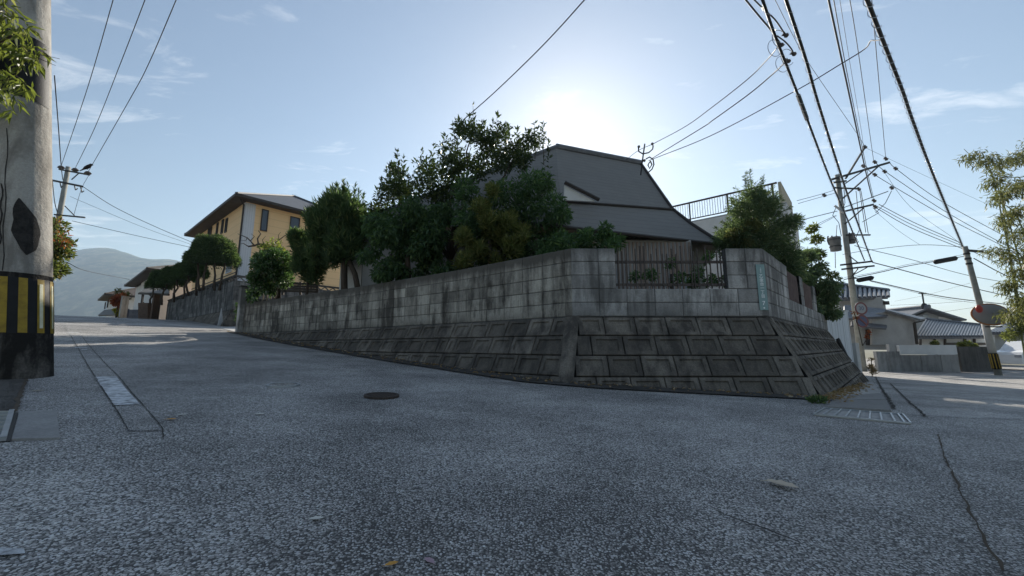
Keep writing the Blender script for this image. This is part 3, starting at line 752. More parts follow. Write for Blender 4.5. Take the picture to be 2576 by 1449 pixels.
# fallen leaves
def fallen(px, py, Lp, ang, mat, label, curl=.3):
    c = PG(px, py); c.z = Gv(c.x, c.y) + .004; L = Lp * c.length / F
    d = Vector((math.cos(ang), math.sin(ang), 0)); s_ = Vector((-d.y, d.x, 0)); t = thing('fallen_leaf', label, 'leaf', c)
    nseg = 8; m_ = MB(); vs = []
    for i in range(nseg+1):
        u = i/nseg; w = L*.24*math.sin(math.pi*min(1, u*.92+.04))**.8*(1+.18*math.sin(i*2.4)); zz_ = L*curl*(.10+.35*(u-.5)**2)
        cpt = c + d*(u-.5)*L
        vs += [cpt + s_*w + Vector((0, 0, zz_ + w*.35)), cpt + Vector((0, 0, zz_)), cpt - s_*w + Vector((0, 0, zz_ + w*.25))]
    fs = []
    for i in range(nseg): fs += [(i*3, i*3+1, i*3+4, i*3+3), (i*3+1, i*3+2, i*3+5, i*3+4)]
    m_.add(vs, fs).build('blade', mat, t)
    MB().tube([c - d*L*.72 + Vector((0, 0, .002)), c - d*L*.45 + Vector((0, 0, L*curl*.15)), c + d*L*.4 + Vector((0, 0, L*curl*.15))], [L*.012, L*.014, L*.006], 5).build('stalk', mat, t)
fallen(1968, 1226, 52, -.95, 'leaf_tan', 'curled tan dead leaf lying on the road at lower right', .5)
fallen(985, 1424, 26, .5, 'leaf_orange', 'small orange leaf at the very bottom of the road')
fallen(1080, 1416, 30, 2.4, 'leaf_pink', 'faded pink leaf beside the small orange leaf')
fallen(430, 1057, 16, .2, 'leaf_orange', 'small orange leaf right of the worn road marking')
fallen(653, 1044, 18, .1, 'leaf_pale', 'pale dry leaf on the road below the rimmed lid')
fallen(795, 1309, 26, .15, 'leaf_pale', 'narrow pale leaf lying with a dark tip in the near road')
fallen(95, 985, 12, .6, 'leaf_tan', 'tiny tan leaf near the drain slab and striped pole')
fallen(458, 1045, 13, .7, 'leaf_pale', 'small pale leaf just above the orange leaf')
fallen(2155, 1001, 15, .1, 'leaf_pale', 'pale leaf on the concrete gutter covers')
fallen(1570, 1205, 10, .3, 'leaf_pale', 'small pale leaf in the middle of the open road')
def litter():
    n = 900; pts = []
    a, b = PG(2062, 1012), PG(2150, 968)
    for i in range(n):
        t = random.random(); p = a.lerp(b, t) + Vector((random.uniform(-.05, .35)*random.random(), random.uniform(-.25, .05)*random.random(), 0)); pts.append((p.x, p.y, Gv(p.x, p.y) + .03 + random.random()*.02))
    for i in range(800):
        j = random.randrange(len(r_)); p = r_[j].lerp(l_[j], random.random()**.5) + Vector((random.uniform(-.25, .25), random.uniform(-.06, .06), 0)); pts.append((p.x, p.y, Gv(p.x, p.y) + .022))
    pts = np.array(pts); d = rng.normal(size=(len(pts), 3)); d[:, 2] *= .15
    V, Fc = leaf_mesh(pts, d, .03 + .03*rng.random(len(pts)), .5, .15)
    o = np_obj('leaf_litter', V, Fc, 'leaf_dry', None, 'stuff'); o['label'] = 'brown dead leaves gathered along the foot of the wall'; o['category'] = 'leaf litter'
litter()
# ================================================================== BUILDINGS
UP = Vector((0, 0, 1))
def window(parent, o, ax, n, u0, u1, z0, z1, glass='glass', frame='window_frame', fw=.05, bars=0, name='window'):
    """window standing 3 cm proud of a wall: frame is the part, pane its sub-part"""
    o, ax, n = Vector(o), Vector(ax), Vector(n); m_ = MB()
    for a, b, c, d in ((u0-fw, u1+fw, z0-fw, z0), (u0-fw, u1+fw, z1, z1+fw), (u0-fw, u0, z0, z1), (u1, u1+fw, z0, z1)):
        m_.frame((o.x, o.y, 0), ax, n, UP, a, b, .002, .06, c, d)
    w = m_.build(name, frame, parent)
    MB().frame((o.x, o.y, 0), ax, n, UP, u0, u1, .004, .025, z0, z1).build('pane', glass, w)
    for i in range(bars):
        u = u0 + (u1-u0)*(i+1)/(bars+1); MB().frame((o.x, o.y, 0), ax, n, UP, u-.015, u+.015, .027, .05, z0, z1).build('mullion', frame, w)
    return w
def house(name, label, EK, e1, e2, L1, L2, z0, ze, pitch, ov, wm, rm, cat='house', seams=0):
    """hip-roofed house from its near eave corner; e1 runs along the front, e2 along the side"""
    e1, e2, EK = Vector((*e1, 0)).normalized(), Vector((*e2, 0)).normalized(), Vector((EK[0], EK[1], 0))
    K = EK + (e1 + e2) * ov
    t = thing(name, label, cat, (K.x, K.y, z0))
    MB().frame((K.x, K.y, 0), e1, e2, UP, 0, L1, 0, L2, z0, ze-.02).build('wall', wm, t)
    a, b = L1 + 2*ov, L2 + 2*ov; h = min(a, b)/2
    def Q(u, v, z): return EK + e1*u + e2*v + UP*z
    zr = ze + h * math.tan(pitch); r0, r1 = (Q(h, h, zr), Q(a-h, h, zr)) if a > b else (Q(h, h, zr), Q(h, b-h, zr))
    c = [Q(0, 0, ze), Q(a, 0, ze), Q(a, b, ze), Q(0, b, ze)]
    m_ = MB(); up = .10
    cu = [p + UP*up for p in c]; r0 = r0 + UP*up; r1 = r1 + UP*up
    if a > b: polys = [[cu[0], cu[1], r1, r0], [cu[1], cu[2], r1], [cu[2], cu[3], r0, r1], [cu[3], cu[0], r0]]
    else: polys = [[cu[0], cu[1], r0], [cu[1], cu[2], r1, r0], [cu[2], cu[3], r1], [cu[3], cu[0], r0, r1]]
    for p in polys: m_.poly(p)
    roof = m_.build('roof', rm, t)
    MB().poly([p + UP*.005 for p in c]).build('soffit', 'soffit', t)
    m_ = MB()
    for i in range(4):
        p, q = c[i], c[(i+1) % 4]; m_.bar(p + UP*.04, q + UP*.04, .09, .16)
    m_.build('fascia', 'fascia', t)
    m_ = MB(); m_.bar(r0 + UP*.04, r1 + UP*.04, .22, .12)
    for i in range(4):
        m_.bar(cu[i] + UP*.04, (r0 if (p_ := (cu[i]-r0).length) <= (cu[i]-r1).length else r1) + UP*.04, .16, .08)
    m_.build('ridge_cap', rm, roof)
    return t, K, e1, e2
e1, e2 = (.636, .772), (-.769, .640)

# peach house
siding('peach', (.95, .64, .34), (.90, .60, .31), (0, 0, 1), .46, False, 0.75, 0.12, .85)
siding('white_ribbed', (.70, .70, .72), (.62, .62, .64), (.636, .772, 0), .12, True, 0.6, 0.5)
t, K, E1, E2 = house('peach_house', 'two-storey peach house with white ribbed corner and grey hip roof', (-15.8, 21.0), e1, e2, 8.0, 11.4, 2.6, 8.57, R(28), .7, 'peach', 'roof_slate')
MB().frame((K.x, K.y, 0), E1, E2, UP, -.03, RP(639, 560, K, E2).__sub__(K).dot(E1), -.035, .5, 2.6, 8.5).build('corner_panel', 'white_ribbed', t)
MB().cyl(K - E1*.12 - E2*.05 + UP*2.6, K - E1*.12 - E2*.05 + UP*8.3, .05).build('drainpipe', 'fascia', t)
MB().tube([K - E1*.12 - E2*.05 + UP*8.3, K - E1*.35 - E2*.3 + UP*8.5], .05).build('drainpipe', 'fascia', t)
def win_px(t, K, ax, n, x0, y0, x1, y1, **k):
    a = RP(x0, y1, K, n) - K; b = RP(x1, y0, K, n) - K
    u = sorted((a.dot(ax), b.dot(ax))); z = sorted((RP((x0+x1)/2, y1, K, n).z, RP((x0+x1)/2, y0, K, n).z))
    return window(t, K, ax, n, u[0], u[1], z[0], z[1], **k)
win_px(t, K, E1, -E2, 656, 529, 674, 580); win_px(t, K, E1, -E2, 729, 548, 753, 588)
for x0, x1, y0, y1 in ((556, 563, 555, 585), (566, 573, 552, 582), (543, 549, 563, 590), (522, 532, 575, 592)): win_px(t, K, E2, -E1, x0, y0, x1, y1, fw=.04)
win_px(t, K, E2, -E1, 570, 664, 584, 684, frame='window_frame_white', bars=3)
for zz_ in (3.4, 4.3): MB().frame((K.x, K.y, 0), E2, E1, UP, .1, 11.3, -.03, 0.0, zz_, zz_+.04).build('trim_board', 'fascia', t)

# far houses up the street
t, K, E1, E2 = house('white_house', 'white plastered house with dark eaves behind the clipped trees', (-29.0, 30.0), e1, e2, 8, 12, 1.4, 6.05, R(22), .8, 'plaster_white', 'roof_dark')
win_px(t, K, E2, -E1, 344, 703, 355, 718); win_px(t, K, E2, -E1, 349, 764, 361, 792)
t, K, E1, E2 = house('far_house', 'small far house with brown roof beyond the street crest', (-42.7, 40.0), e1, e2, 10, 6.4, .3, 5.35, R(24), .8, 'plaster_white', 'roof_brown')
win_px(t, K, E2, -E1, 262, 762, 266, 776); win_px(t, K, E2, -E1, 269, 758, 273, 772)
pr = MB(); a, b, c, d = P(246, 793, 39), P(312, 790, 36), P(320, 772, 38), P(262, 780, 41)
pr.poly([a, b, c, d], .15).build('porch_roof', 'roof_dark', t)

# neighbour's wall along the street
C = Vector((-11.7, 16.0, 0)); dN = Vector((*e2, 0)).normalized(); eN = Vector((*e1, 0)).normalized(); LN = 14.0
NP = [C + dN * LN, C, C + eN * 5]
nw = thing('boundary_wall', 'long stained block wall with pierced top course under clipped trees', 'wall', (C.x, C.y, .8))
for k in range(6):
    z = 1.62 + .2*k
    lay(nw, 'concrete_block', 'plain', 'neighbor_block', NP[0].copy(), NP[1].copy(), z, .2, .4, zmin=0); lay(nw, 'concrete_block', 'plain', 'neighbor_block', NP[1].copy(), NP[2].copy(), z, .2, .4)
def pierced():
    m_ = MB(); 
    for a, b in (((-.19, -.09), (.19, -.09)), ((-.19, .09), (.19, .09)), ((-.19, -.08), (0, .08)), ((0, .08), (.19, -.08)), ((-.19, .085), (-.1, .085))):
        m_.bar((a[0], .05, a[1]), (b[0], .05, b[1]), .09, .03)
    me = bpy.data.meshes.new('pierced_block'); me.from_pydata(m_.v, [], m_.f); me.materials.append(MATS['neighbor_block']); return me
pm = pierced()
for i in range(int(LN/.4)):
    c = C + dN*(.2+.4*i); c.z = 2.83; piece('pierced_block', pm, nw, frameM(c, dN, outn(dN)*1.0 if False else eN, UP))
for i in range(12):
    c = C + eN*(.2+.4*i); c.z = 2.83; piece('pierced_block', pm, nw, frameM(c, eN, dN, UP))
m_ = MB(); m_.frame((C.x, C.y, 0), dN, eN, UP, -.02, LN, -.02, .14, 2.925, 2.985); m_.frame((C.x, C.y, 0), eN, dN, UP, .142, 5, -.02, .14, 2.925, 2.985); m_.build('coping', 'mortar', nw)
m_ = MB(); m_.frame((C.x, C.y, 0), dN, eN, UP, .01, LN, .012, .1, .3, 2.73); m_.frame((C.x, C.y, 0), eN, dN, UP, .105, 5, .012, .1, .3, 2.73); m_.build('mortar_core', 'mortar', nw)
kb = thing('sloping_base', 'dark sloping block base below the long stained wall', 'retaining wall', (C.x, C.y, .7))
for k in range(5):
    lin = offset_path(NP, .11*(k+.5)); zc = 1.5 - .22*(k+.5)
    for i in range(2): lay(kb, 'retaining_block', 'plain', 'kenchi', lin[i].copy(), lin[i+1].copy(), zc, .246, .5, tilt=(.11, .22), zmin=-.05)
t0 = offset_path(NP, -.03); b0 = offset_path(NP, .55-.03); m_ = MB()
for i in range(2):
    q = [t0[i].copy(), t0[i+1].copy(), b0[i+1].copy(), b0[i].copy()]; q[0].z = q[1].z = 1.5; q[2].z = q[3].z = .4; m_.poly(q)
m_.build('joint_mortar', 'mortar_dark', kb)
o = MB().poly([p + UP*2.62 for p in (C + (dN+eN)*.12, C + eN*9 + dN*.12, C + eN*9 + dN*14, C + dN*14 + eN*.12)], .4, UP).build('neighbour_soil', 'soil'); o['kind'] = 'structure'
# drive slab with pale splash between the two properties
o = MB().poly([PG(*p) + UP*.012 for p in ((602, 838), (556, 826), (590, 822), (640, 832))], .05, UP).build('driveway', 'slab'); o['kind'] = 'structure'
MB().poly([P(548, 819, 15.6), P(562, 819, 15.8), P(558, 775, 15.95)], .04).build('repair_patch', 'concrete_pale', nw)
# gate, posts, carport
gp2 = thing('stone_gate_post', 'tall dark stone gate post at the far end of the stained wall', 'post', PG(383, 803))
def upright(par, x0, x1, y0, y1, Y, mat, nm, dep=.3):
    a, b = P(x0, y1, Y), P(x1, y0, Y); return MB().box(((a.x+b.x)/2, Y, (a.z+b.z)/2), (abs(b.x-a.x), dep, abs(b.z-a.z))).build(nm, mat, par)
upright(gp2, 383, 396, 742, 806, 24.5, 'brick_brown', 'shaft', .4); upright(gp2, 381, 398, 739, 742, 24.5, 'mortar', 'cap', .5)
bw = thing('brick_pier', 'brown brick pier beside the dark blue sliding gate', 'pier', PG(372, 802))
for i in range(9): upright(bw, 356, 381, 763 + i*4.5, 767.1 + i*4.5, 25.2, 'brick_brown', 'brick_course', .5)
upright(bw, 357, 380, 764, 803, 25.22, 'mortar', 'core', .44)
ng = thing('driveway_gate', 'dark blue slatted driveway gate between the piers', 'gate', PG(340, 800))
for i in range(7): upright(ng, 322, 356, 779 + i*3.2, 781.8 + i*3.2, 26.5, 'gate_navy', 'slat', .04)
upright(ng, 321, 323, 777, 802, 26.5, 'gate_navy', 'gate_stile', .08)
rg = thing('rough_gate_post', 'pale rough stone gate post below the red maple', 'post', PG(312, 800))
upright(rg, 306, 318, 745, 799, 28, 'pole_concrete', 'shaft', .5)
cp = thing('carport', 'flat-roofed dark carport beside the white house', 'carport', PG(395, 800))
a, b, c, d = P(350, 735, 27), P(425, 738, 25), P(425, 727, 27), P(372, 722, 30)
MB().poly([a, b, c, d], .14).build('roof', 'roof_dark', cp)
MB().bar(a - UP*.1, b - UP*.1, .1, .12).build('beam', 'fascia', cp)
for x, Y in ((404, 25.6), (360, 27)): q = P(x, 740, Y); MB().bar((q.x, q.y, Gv(q.x, q.y)-.2), (q.x, q.y, q.z), .1).build('post', 'fascia', cp)
q = P(404, 765, 25.6); r = P(372, 738, 26.6); MB().bar(q, r, .06).build('brace', 'fascia', cp)

# central house with the big dark roof ---------------------------------------
ch = thing('corner_house', 'dark-roofed old house rising behind the corner garden trees', 'house', (0, 10.6, .7))
Lr, Rr = P(1399, 372, 12.5), P(1612, 413, 13.7)
c1 = Vector((-5.4, 11.2, 3.4)); LB, RB = P(1415, 508, 9.9), P(1692, 528, 11.3); RM = P(1740, 566, 10.6); EL, ER = P(1330, 560, 8.7), P(1812, 613, 9.9)
bk = Vector((-.30, .95, 0)) * 7
m_ = MB()
tri = lambda *p: m_.poly(p)
LB2 = P(1405, 452, 10.9)
tri(Lr, Rr, RB, LB, LB2); tri(Lr, LB2, LB, c1)
Lb, Rb = Lr + bk*.9, Rr + bk*.9; Lb.z = Rb.z = 3.2; cb = c1 + bk*1.1
tri(Rr, Lr, Lb, Rb); tri(Lr, c1, cb, Lb)
roof = m_.build('roof', 'roof_courses', ch)
m_ = MB(); tri(c1, LB, EL); tri(LB, RB, RM, ER, EL); tri(RB, Rr, Rb); tri(RM, RB, Rb); tri(ER, RM, Rb, Rb - UP*.4, ER + Vector((1.5, 4, .1)))
m_.build('lower_roof', 'roof_courses', ch)
m_ = MB(); m_.tube([Lr + UP*.05, Rr + UP*.05], .11, 8); m_.build('ridge_cap', 'roof_tile', ch)
m_ = MB(); m_.tube([Rr + UP*.04, RB + UP*.03, RM + UP*.03, ER + UP*.03], .05, 6); m_.build('verge', 'fascia', ch)
m_ = MB(); m_.tube([Lr + UP*.02, c1 + UP*.02], .09, 6); m_.build('hip_cap', 'roof_tile', ch)
g0, g1, g2 = P(1420, 466, 9.75), P(1497, 507, 9.85), P(1418, 503, 9.75)
MB().poly([g0, g2, g1], .06).build('gable_panel', 'plaster_white', ch)
MB().tube([g0 + Vector((0, -.05, .06)), g1 + Vector((.1, -.05, .03))], .05, 6).build('bargeboard', 'fascia', ch)
MB().tube([LB + Vector((0, -.05, 0)), RB + Vector((0, -.05, 0))], .035, 6).build('gutter_pipe', 'fascia', ch)
MB().tube([EL + Vector((0, -.03, -.03)), ER + Vector((0, -.03, -.03))], .045, 6).build('eave_gutter', 'fascia', ch)
MB().box((.6, 12.7, 1.9), (9.6, 4.2, 2.6)).build('wall', 'plaster_grey', ch)
MB().box((-3.0, 12.0, 1.7), (4.0, 2.0, 2.0)).build('side_wall', 'plaster_white', ch)
for x0, x1 in ((-4.3, -3.5), (-2.9, -2.0)): window(ch, (0, 10.998, 0), (1, 0, 0), (0, -1, 0), x0, x1, 1.3, 2.3, 'glass_pale', bars=3)
yw = 9.55
MB().box((3.05, yw + .55, 1.70), (3.1, 1.0, 2.0)).build('bay_wall', 'plaster_grey', ch)
for i in range(30):
    MB().box((1.58 + i*.102, yw + .035, 1.68), (.055, .03, 1.92)).build('batten', 'wood_slat', ch)
window(ch, (0, yw+.05, 0), (1, 0, 0), (0, -1, 0), 4.05, 4.5, .95, 1.75, 'glass_pale')
# service-line bracket on the verge
br = thing('service_bracket', 'black service wire bracket with curled leads on the dark roof verge', 'bracket', P(1612, 428, 11.2))
def pxs(Y, *pp): return [P(x, y, Y) for x, y in pp]
MB().tube(pxs(11.2, (1612, 440), (1616, 405), (1622, 362)), .022, 6).build('mast', 'cable', br)
for nm, pts in (('curled_lead', ((1606, 372), (1607, 381), (1617, 387), (1632, 384), (1642, 375), (1643, 366))), ('curled_lead', ((1625, 400), (1634, 395), (1643, 401), (1645, 414), (1640, 426), (1628, 436))), ('curled_lead', ((1636, 405), (1640, 414), (1634, 424), (1630, 415), (1636, 405)))):
    MB().tube(pxs(11.2, *pts), .020, 6).build(nm, 'cable', br)
for x, y in ((1607, 369), (1641, 362), (1621, 404)): MB().sphere(P(x, y, 11.2), .045, 8, 6).build('insulator', 'insulator', br)

# white block with roof terrace -------------------------------------------------
P1, P2, P3 = Vector((7.2, 18.5, 0)), Vector((11.2, 15, 0)), Vector((13.4, 17.4, 0)); P4 = P1 + (P3 - P2)
wb = thing('terrace_building', 'white flat-roofed block with railed roof terrace behind the conifer', 'house', (11.2, 15, -1))
MB().poly([p + UP*5.75 for p in (P1, P4, P3, P2)][::-1], 6.8, UP).build('wall', 'plaster_white', wb)
MB().poly([p + UP*5.82 for p in (P1, P2, P3, P4)], .066, UP).build('roof_slab', 'concrete_pale', wb)
d12 = (P2-P1).normalized(); L12 = (P2-P1).length; d23 = (P3-P2).normalized()
basic('parapet_yellow', (.50, .46, .34), (.42, .38, .28), .8, 2)
MB().frame(P2 - d12*.12, d23, -d12, UP, 0, 3.2, -.001, .1, 5.83, 6.74).build('parapet', 'parapet_yellow', wb)
for z, w in ((6.72, .07), (5.92, .04)): MB().bar(P1 + UP*z, P2 - d12*.25 + UP*z, .05, w).build('rail', 'rail_brown', wb)
for s_ in (.1, 1.6, 3.2, 4.9): MB().bar(P1 + d12*s_ + UP*5.82, P1 + d12*s_ + UP*6.72, .05).build('rail_post', 'rail_brown', wb)
for i in range(1, 46):
    q = P1 + d12*(L12-.35)*i/46; MB().bar(q + UP*5.92, q + UP*6.7, .018).build('baluster', 'rail_white', wb)

# right-hand street: houses and walls ------------------------------------------
def prism_px(par, nm, mat, pts, Y, dep):
    q = [P(x, y, Y) for x, y in pts]; return MB().poly(q, dep, (0, -1, 0)).build(nm, mat, par)
def tile_roof(par, a, b, c, d, n, mat, r=.06):
    """eave a-b, ridge d-c, with n raised tile rows as sub-parts"""
    rf = MB().poly([a, b, c, d], .12).build('roof', mat, par)
    nn = (b-a).cross(d-a).normalized()
    if nn.z < 0: nn = -nn
    for i in range(n+1):
        t = i/n; MB().tube([a.lerp(b, t) + nn*.03, d.lerp(c, t) + nn*.03], r, 6).build('tile_row', mat, rf)
    MB().tube([d + nn*.08, c + nn*.08], r*1.6, 6).build('ridge_cap', mat, rf); return rf
h1 = thing('tiled_house', 'grey house with ribbed tile roof just behind the service pole', 'house', P(2170, 870, 21.5))
a, b, c, d = P(2100, 753, 21), P(2234, 747, 22.2), P(2233, 733, 25.4), P(2100, 717, 24)
tile_roof(h1, a, b, c, d, 11, 'roof_tile', .085)
prism_px(h1, 'wall', 'plaster_grey', [(2112, 750), (2218, 747), (2223, 800), (2112, 800)], 21.9, 4)
prism_px(h1, 'side_wall', 'concrete_pale', [(2219, 753), (2226, 757), (2232, 800), (2223.2, 800)], 22.0, 3)
MB().poly([P(2122, 772, 20.6), P(2226, 782, 21.4), P(2230, 800, 20.3), P(2120, 806, 19.4)], .12).build('lower_roof', 'roof_tile', h1)
MB().poly([P(2140, 812, 20.2), P(2229, 822, 20.4), P(2229, 830, 19.8), P(2140, 822, 19.6)], .1).build('awning', 'roof_tile', h1)
MB().bar(P(2222, 762, 22), P(2235, 762, 22), .12, .2).build('gutter_box', 'fascia', h1)
prism_px(h1, 'lower_wall', 'plaster_grey', [(2112, 800.5), (2232, 800.5), (2240, 880), (2112, 880)], 20.6, 4)
win_ = prism_px(h1, 'window', 'window_frame', [(2180, 829), (2192, 829), (2194, 868), (2181, 868)], 20.52, .07)
h2 = thing('grey_outbuilding', 'plain grey outbuilding with slanting roof at the street bend', 'outbuilding', P(2270, 868, 20.8))
prism_px(h2, 'wall', 'plaster_grey', [(2194, 790), (2235, 783), (2304, 806), (2309, 868), (2194, 868)], 20.4, 4)
MB().poly([P(2228, 779, 20.1), P(2316, 803, 20.1), P(2330, 800, 24.5), P(2234, 778, 24.5)], .1).build('roof', 'roof_tile', h2)
MB().bar(P(2300, 812, 20.2), P(2307, 866, 20.2), .09).build('drainpipe', 'fascia', h2); MB().bar(P(2300, 812, 20.2), P(2325, 806, 20.2), .07).build('gutter_pipe', 'fascia', h2)
h3 = thing('gabled_house', 'distant gabled house carrying a television aerial', 'house', P(2345, 830, 31))
prism_px(h3, 'wall', 'plaster_grey', [(2290, 802), (2338, 783), (2418, 806), (2418, 835), (2290, 835)], 31, 6)
for pts in ([(2266, 802), (2337, 773), (2337, 777.5), (2268, 806)], [(2337, 773), (2433, 803), (2431, 807), (2337, 777.5)]): prism_px(h3, 'roof', 'roof_tile', pts, 30.3, 7)
prism_px(h3, 'ridge_end', 'roof_tile', [(2332, 776), (2332, 769), (2335, 766), (2339, 766), (2342, 769), (2342, 776)], 30.2, 7.2)
prism_px(h3, 'window', 'glass_pale', [(2322, 792), (2336, 792), (2336, 802), (2322, 802)], 30.95, .06)
prism_px(h3, 'window', 'plaster_white', [(2362, 797), (2394, 800), (2394, 806), (2362, 806)], 30.95, .06)
ae = thing('aerial', 'thin television aerial with round dish on the distant gable', 'aerial', P(2324, 778, 30.6))
MB().bar(P(2326, 778, 30.6), P(2320, 738, 30.6), .07).build('mast', 'steel_dark', ae)
for x in (2313, 2318, 2323, 2328): MB().bar(P(x, 737, 30.2), P(x+1, 738, 31), .05).build('element', 'steel_dark', ae)
MB().bar(P(2311, 738, 30.6), P(2331, 738.5, 30.6), .06).build('boom', 'steel_dark', ae)
MB().sphere(P(2326, 771, 30.5), (.28, .08, .28), 14, 8).build('dish', 'steel_dark', ae)
h4 = thing('low_tiled_house', 'long low house with dark tiled roof over white panels', 'house', P(2390, 868, 23))
tile_roof(h4, P(2304, 848, 22), P(2478, 847, 22.6), P(2485, 822, 26.5), P(2330, 806, 26), 22, 'roof_tile', .07)
prism_px(h4, 'wall', 'plaster_white', [(2312, 848), (2480, 848), (2482, 872), (2312, 872)], 22.9, 3)
for x in (2316, 2352, 2378, 2428, 2452): prism_px(h4, 'post', 'soffit', [(x, 848), (x+3, 848), (x+3, 870), (x, 870)], 22.8, .09)
prism_px(h4, 'sill_beam', 'soffit', [(2380, 862), (2480, 862), (2480, 868), (2380, 868)], 22.78, .08)
h5 = thing('far_right_house', 'blue-grey roofed house half hidden by the bamboo', 'house', P(2540, 860, 27))
tile_roof(h5, P(2484, 838, 26), P(2600, 838, 26), P(2600, 818, 30), P(2525, 819, 30), 14, 'roof_tile', .07)
prism_px(h5, 'wall', 'plaster_grey', [(2490, 840), (2600, 840), (2600, 900), (2490, 900)], 26.6, 4)
prism_px(h5, 'drainpipe', 'plaster_white', [(2500, 842), (2503, 842), (2503, 866), (2500, 866)], 26.4, .1)
gw = thing('street_end_wall', 'grey concrete wall across the end of the right side street', 'wall', P(2340, 945, 18.3))
def seg_wall(x0, x1, yt0, yt1, Y0, Y1, mat, nm, z1=None):
    a, b = P(x0, yt0, Y0), P(x1, yt1, Y1); d = (b-a); d.z = 0; L = d.length; d.normalize(); n = outn(d)
    zt = (a.z+b.z)/2; MB().frame((a.x, a.y, 0), d, -n, UP, 0, L, 0, .16, -1.8, zt).build(nm, mat, gw)
stained('grey_render', (.30, .30, .30), (.22, .22, .22), (.10, .10, .10), .6)
for i, (x0, x1) in enumerate(((2204, 2235), (2236, 2263), (2264, 2315), (2316, 2365), (2366, 2410))): seg_wall(x0, x1-.6, 893 if i > 1 else 884, 893 if i > 1 else 884, 18.3+i*.12, 18.3+i*.12, 'grey_render', 'wall_panel')
seg_wall(2411, 2500, 872, 872, 18.9, 19.3, 'mortar', 'wall_panel')
a, b = P(2263, 868, 18.75), P(2411, 892, 18.75); MB().box(((a.x+b.x)/2, 18.75+.1, (a.z+b.z)/2), (b.x-a.x, .14, a.z-b.z)).build('white_screen', 'white_panel', gw)
seg_wall(2236, 2262, 866, 866, 18.95, 18.95, 'plaster_grey', 'raised_panel')
# white panel wall and concrete pier at the end of the retaining wall
wp = thing('white_panel_wall', 'tall white ribbed panel wall behind the end of the retaining wall', 'wall', PG(2160, 962))
a = RE + outn(dR)*.1; b = P(2167, 960, 10.9)
siding('white_panels', (.60, .63, .66), (.52, .55, .58), (.6, .8, 0), .22, True, .55, .5)
pa, pb = Vector((9.0, 11.1, 0)), Vector((10.05, 11.5, 0)); dpp = (pb-pa).normalized()
for i in range(5):
    L = (pb-pa).length/5; MB().frame(pa, dpp, (-dpp.y, dpp.x, 0), UP, i*L+.004, (i+1)*L-.004, 0, .05, -1.3, 1.02).build('panel', 'white_panels', wp)
MB().frame(pa, dpp, (-dpp.y, dpp.x, 0), UP, -.02, (pb-pa).length+.02, -.02, .07, 1.021, 1.06).build('cap_rail', 'galvanised', wp)
cpx = thing('concrete_pier', 'pale concrete pier standing at the foot of the service pole', 'pier', (10.35, 11.7, -1))
MB().frame((10.2, 11.55, 0), Vector((.75, .66, 0)).normalized(), Vector((-.66, .75, 0)).normalized(), UP, 0, .62, 0, .3, -1.3, .10).build('pier', 'concrete_pale', cpx)
gr = thing('guard_rail', 'sloping steel pipe rail down the end of the retaining wall', 'rail', (8.9, 10.2, -.9))
a, b = P(2106, 852, 10.1), P(2158, 958, 9.9); MB().tube([a, a.lerp(b, .05) + UP*.03, b], .045, 8).build('pipe', 'iron', gr)
# parked car at the right edge
def car():
    c = P(2537, 944, 21.0); zg = Gv(c.x + 1.5, 21) + .02
    t = thing('parked_car', 'white car parked at the right edge below the bamboo', 'car', (c.x + 1.6, 21, zg)); x0 = c.x
    prof = [(0, .30), (0, .78), (.08, .92), (.75, 1.02), (1.25, 1.50), (3.0, 1.55), (3.4, 1.0), (3.45, .3)]
    m_ = MB(); m_.poly([Vector((x0+u, 20.3, zg+z)) for u, z in prof], 1.5, (0, -1, 0)); m_.build('body', 'car_white', t)
    for pts in ([(.92, 1.05), (1.33, 1.44), (1.9, 1.46), (1.9, 1.05)], [(1.98, 1.05), (1.98, 1.46), (2.85, 1.48), (3.1, 1.05)]):
        MB().poly([Vector((x0+u, 20.285, zg+z)) for u, z in pts], .02, (0, -1, 0)).build('side_window', 'glass', t)
    for u in (.72, 2.75):
        w = MB().cyl((x0+u, 20.26, zg+.29), (x0+u, 20.46, zg+.29), .29, n=20).build('wheel', 'tyre', t)
        MB().cyl((x0+u, 20.25, zg+.29), (x0+u, 20.27, zg+.29), .18, n=16).build('rim', 'galvanised', w)
    MB().box((x0+1.7, 20.29, zg+.62), (3.2, .03, .05)).build('side_trim', 'car_trim', t); MB().box((x0-.02, 21.0, zg+.42), (.08, 1.5, .2)).build('bumper', 'car_white', t)
    for y in (20.45, 21.55): MB().box((x0+.0, y, zg+.72), (.06, .26, .14)).build('headlight', 'glass_pale', t)
car()
# inner low boundary of the garden by the camellia
lw = thing('inner_fence', 'low brown board fence behind the camellia bush', 'fence', P(745, 730, 13.6))
for i in range(4): MB().bar(P(708, 712+i*6.4, 13.7), P(800, 716+i*6.2, 13.4), .03, .075).build('board', 'roof_brown', lw)
for x in (712, 756, 798): MB().bar(P(x, 709, 13.62), P(x, 742, 13.62), .06).build('post', 'roof_brown', lw)

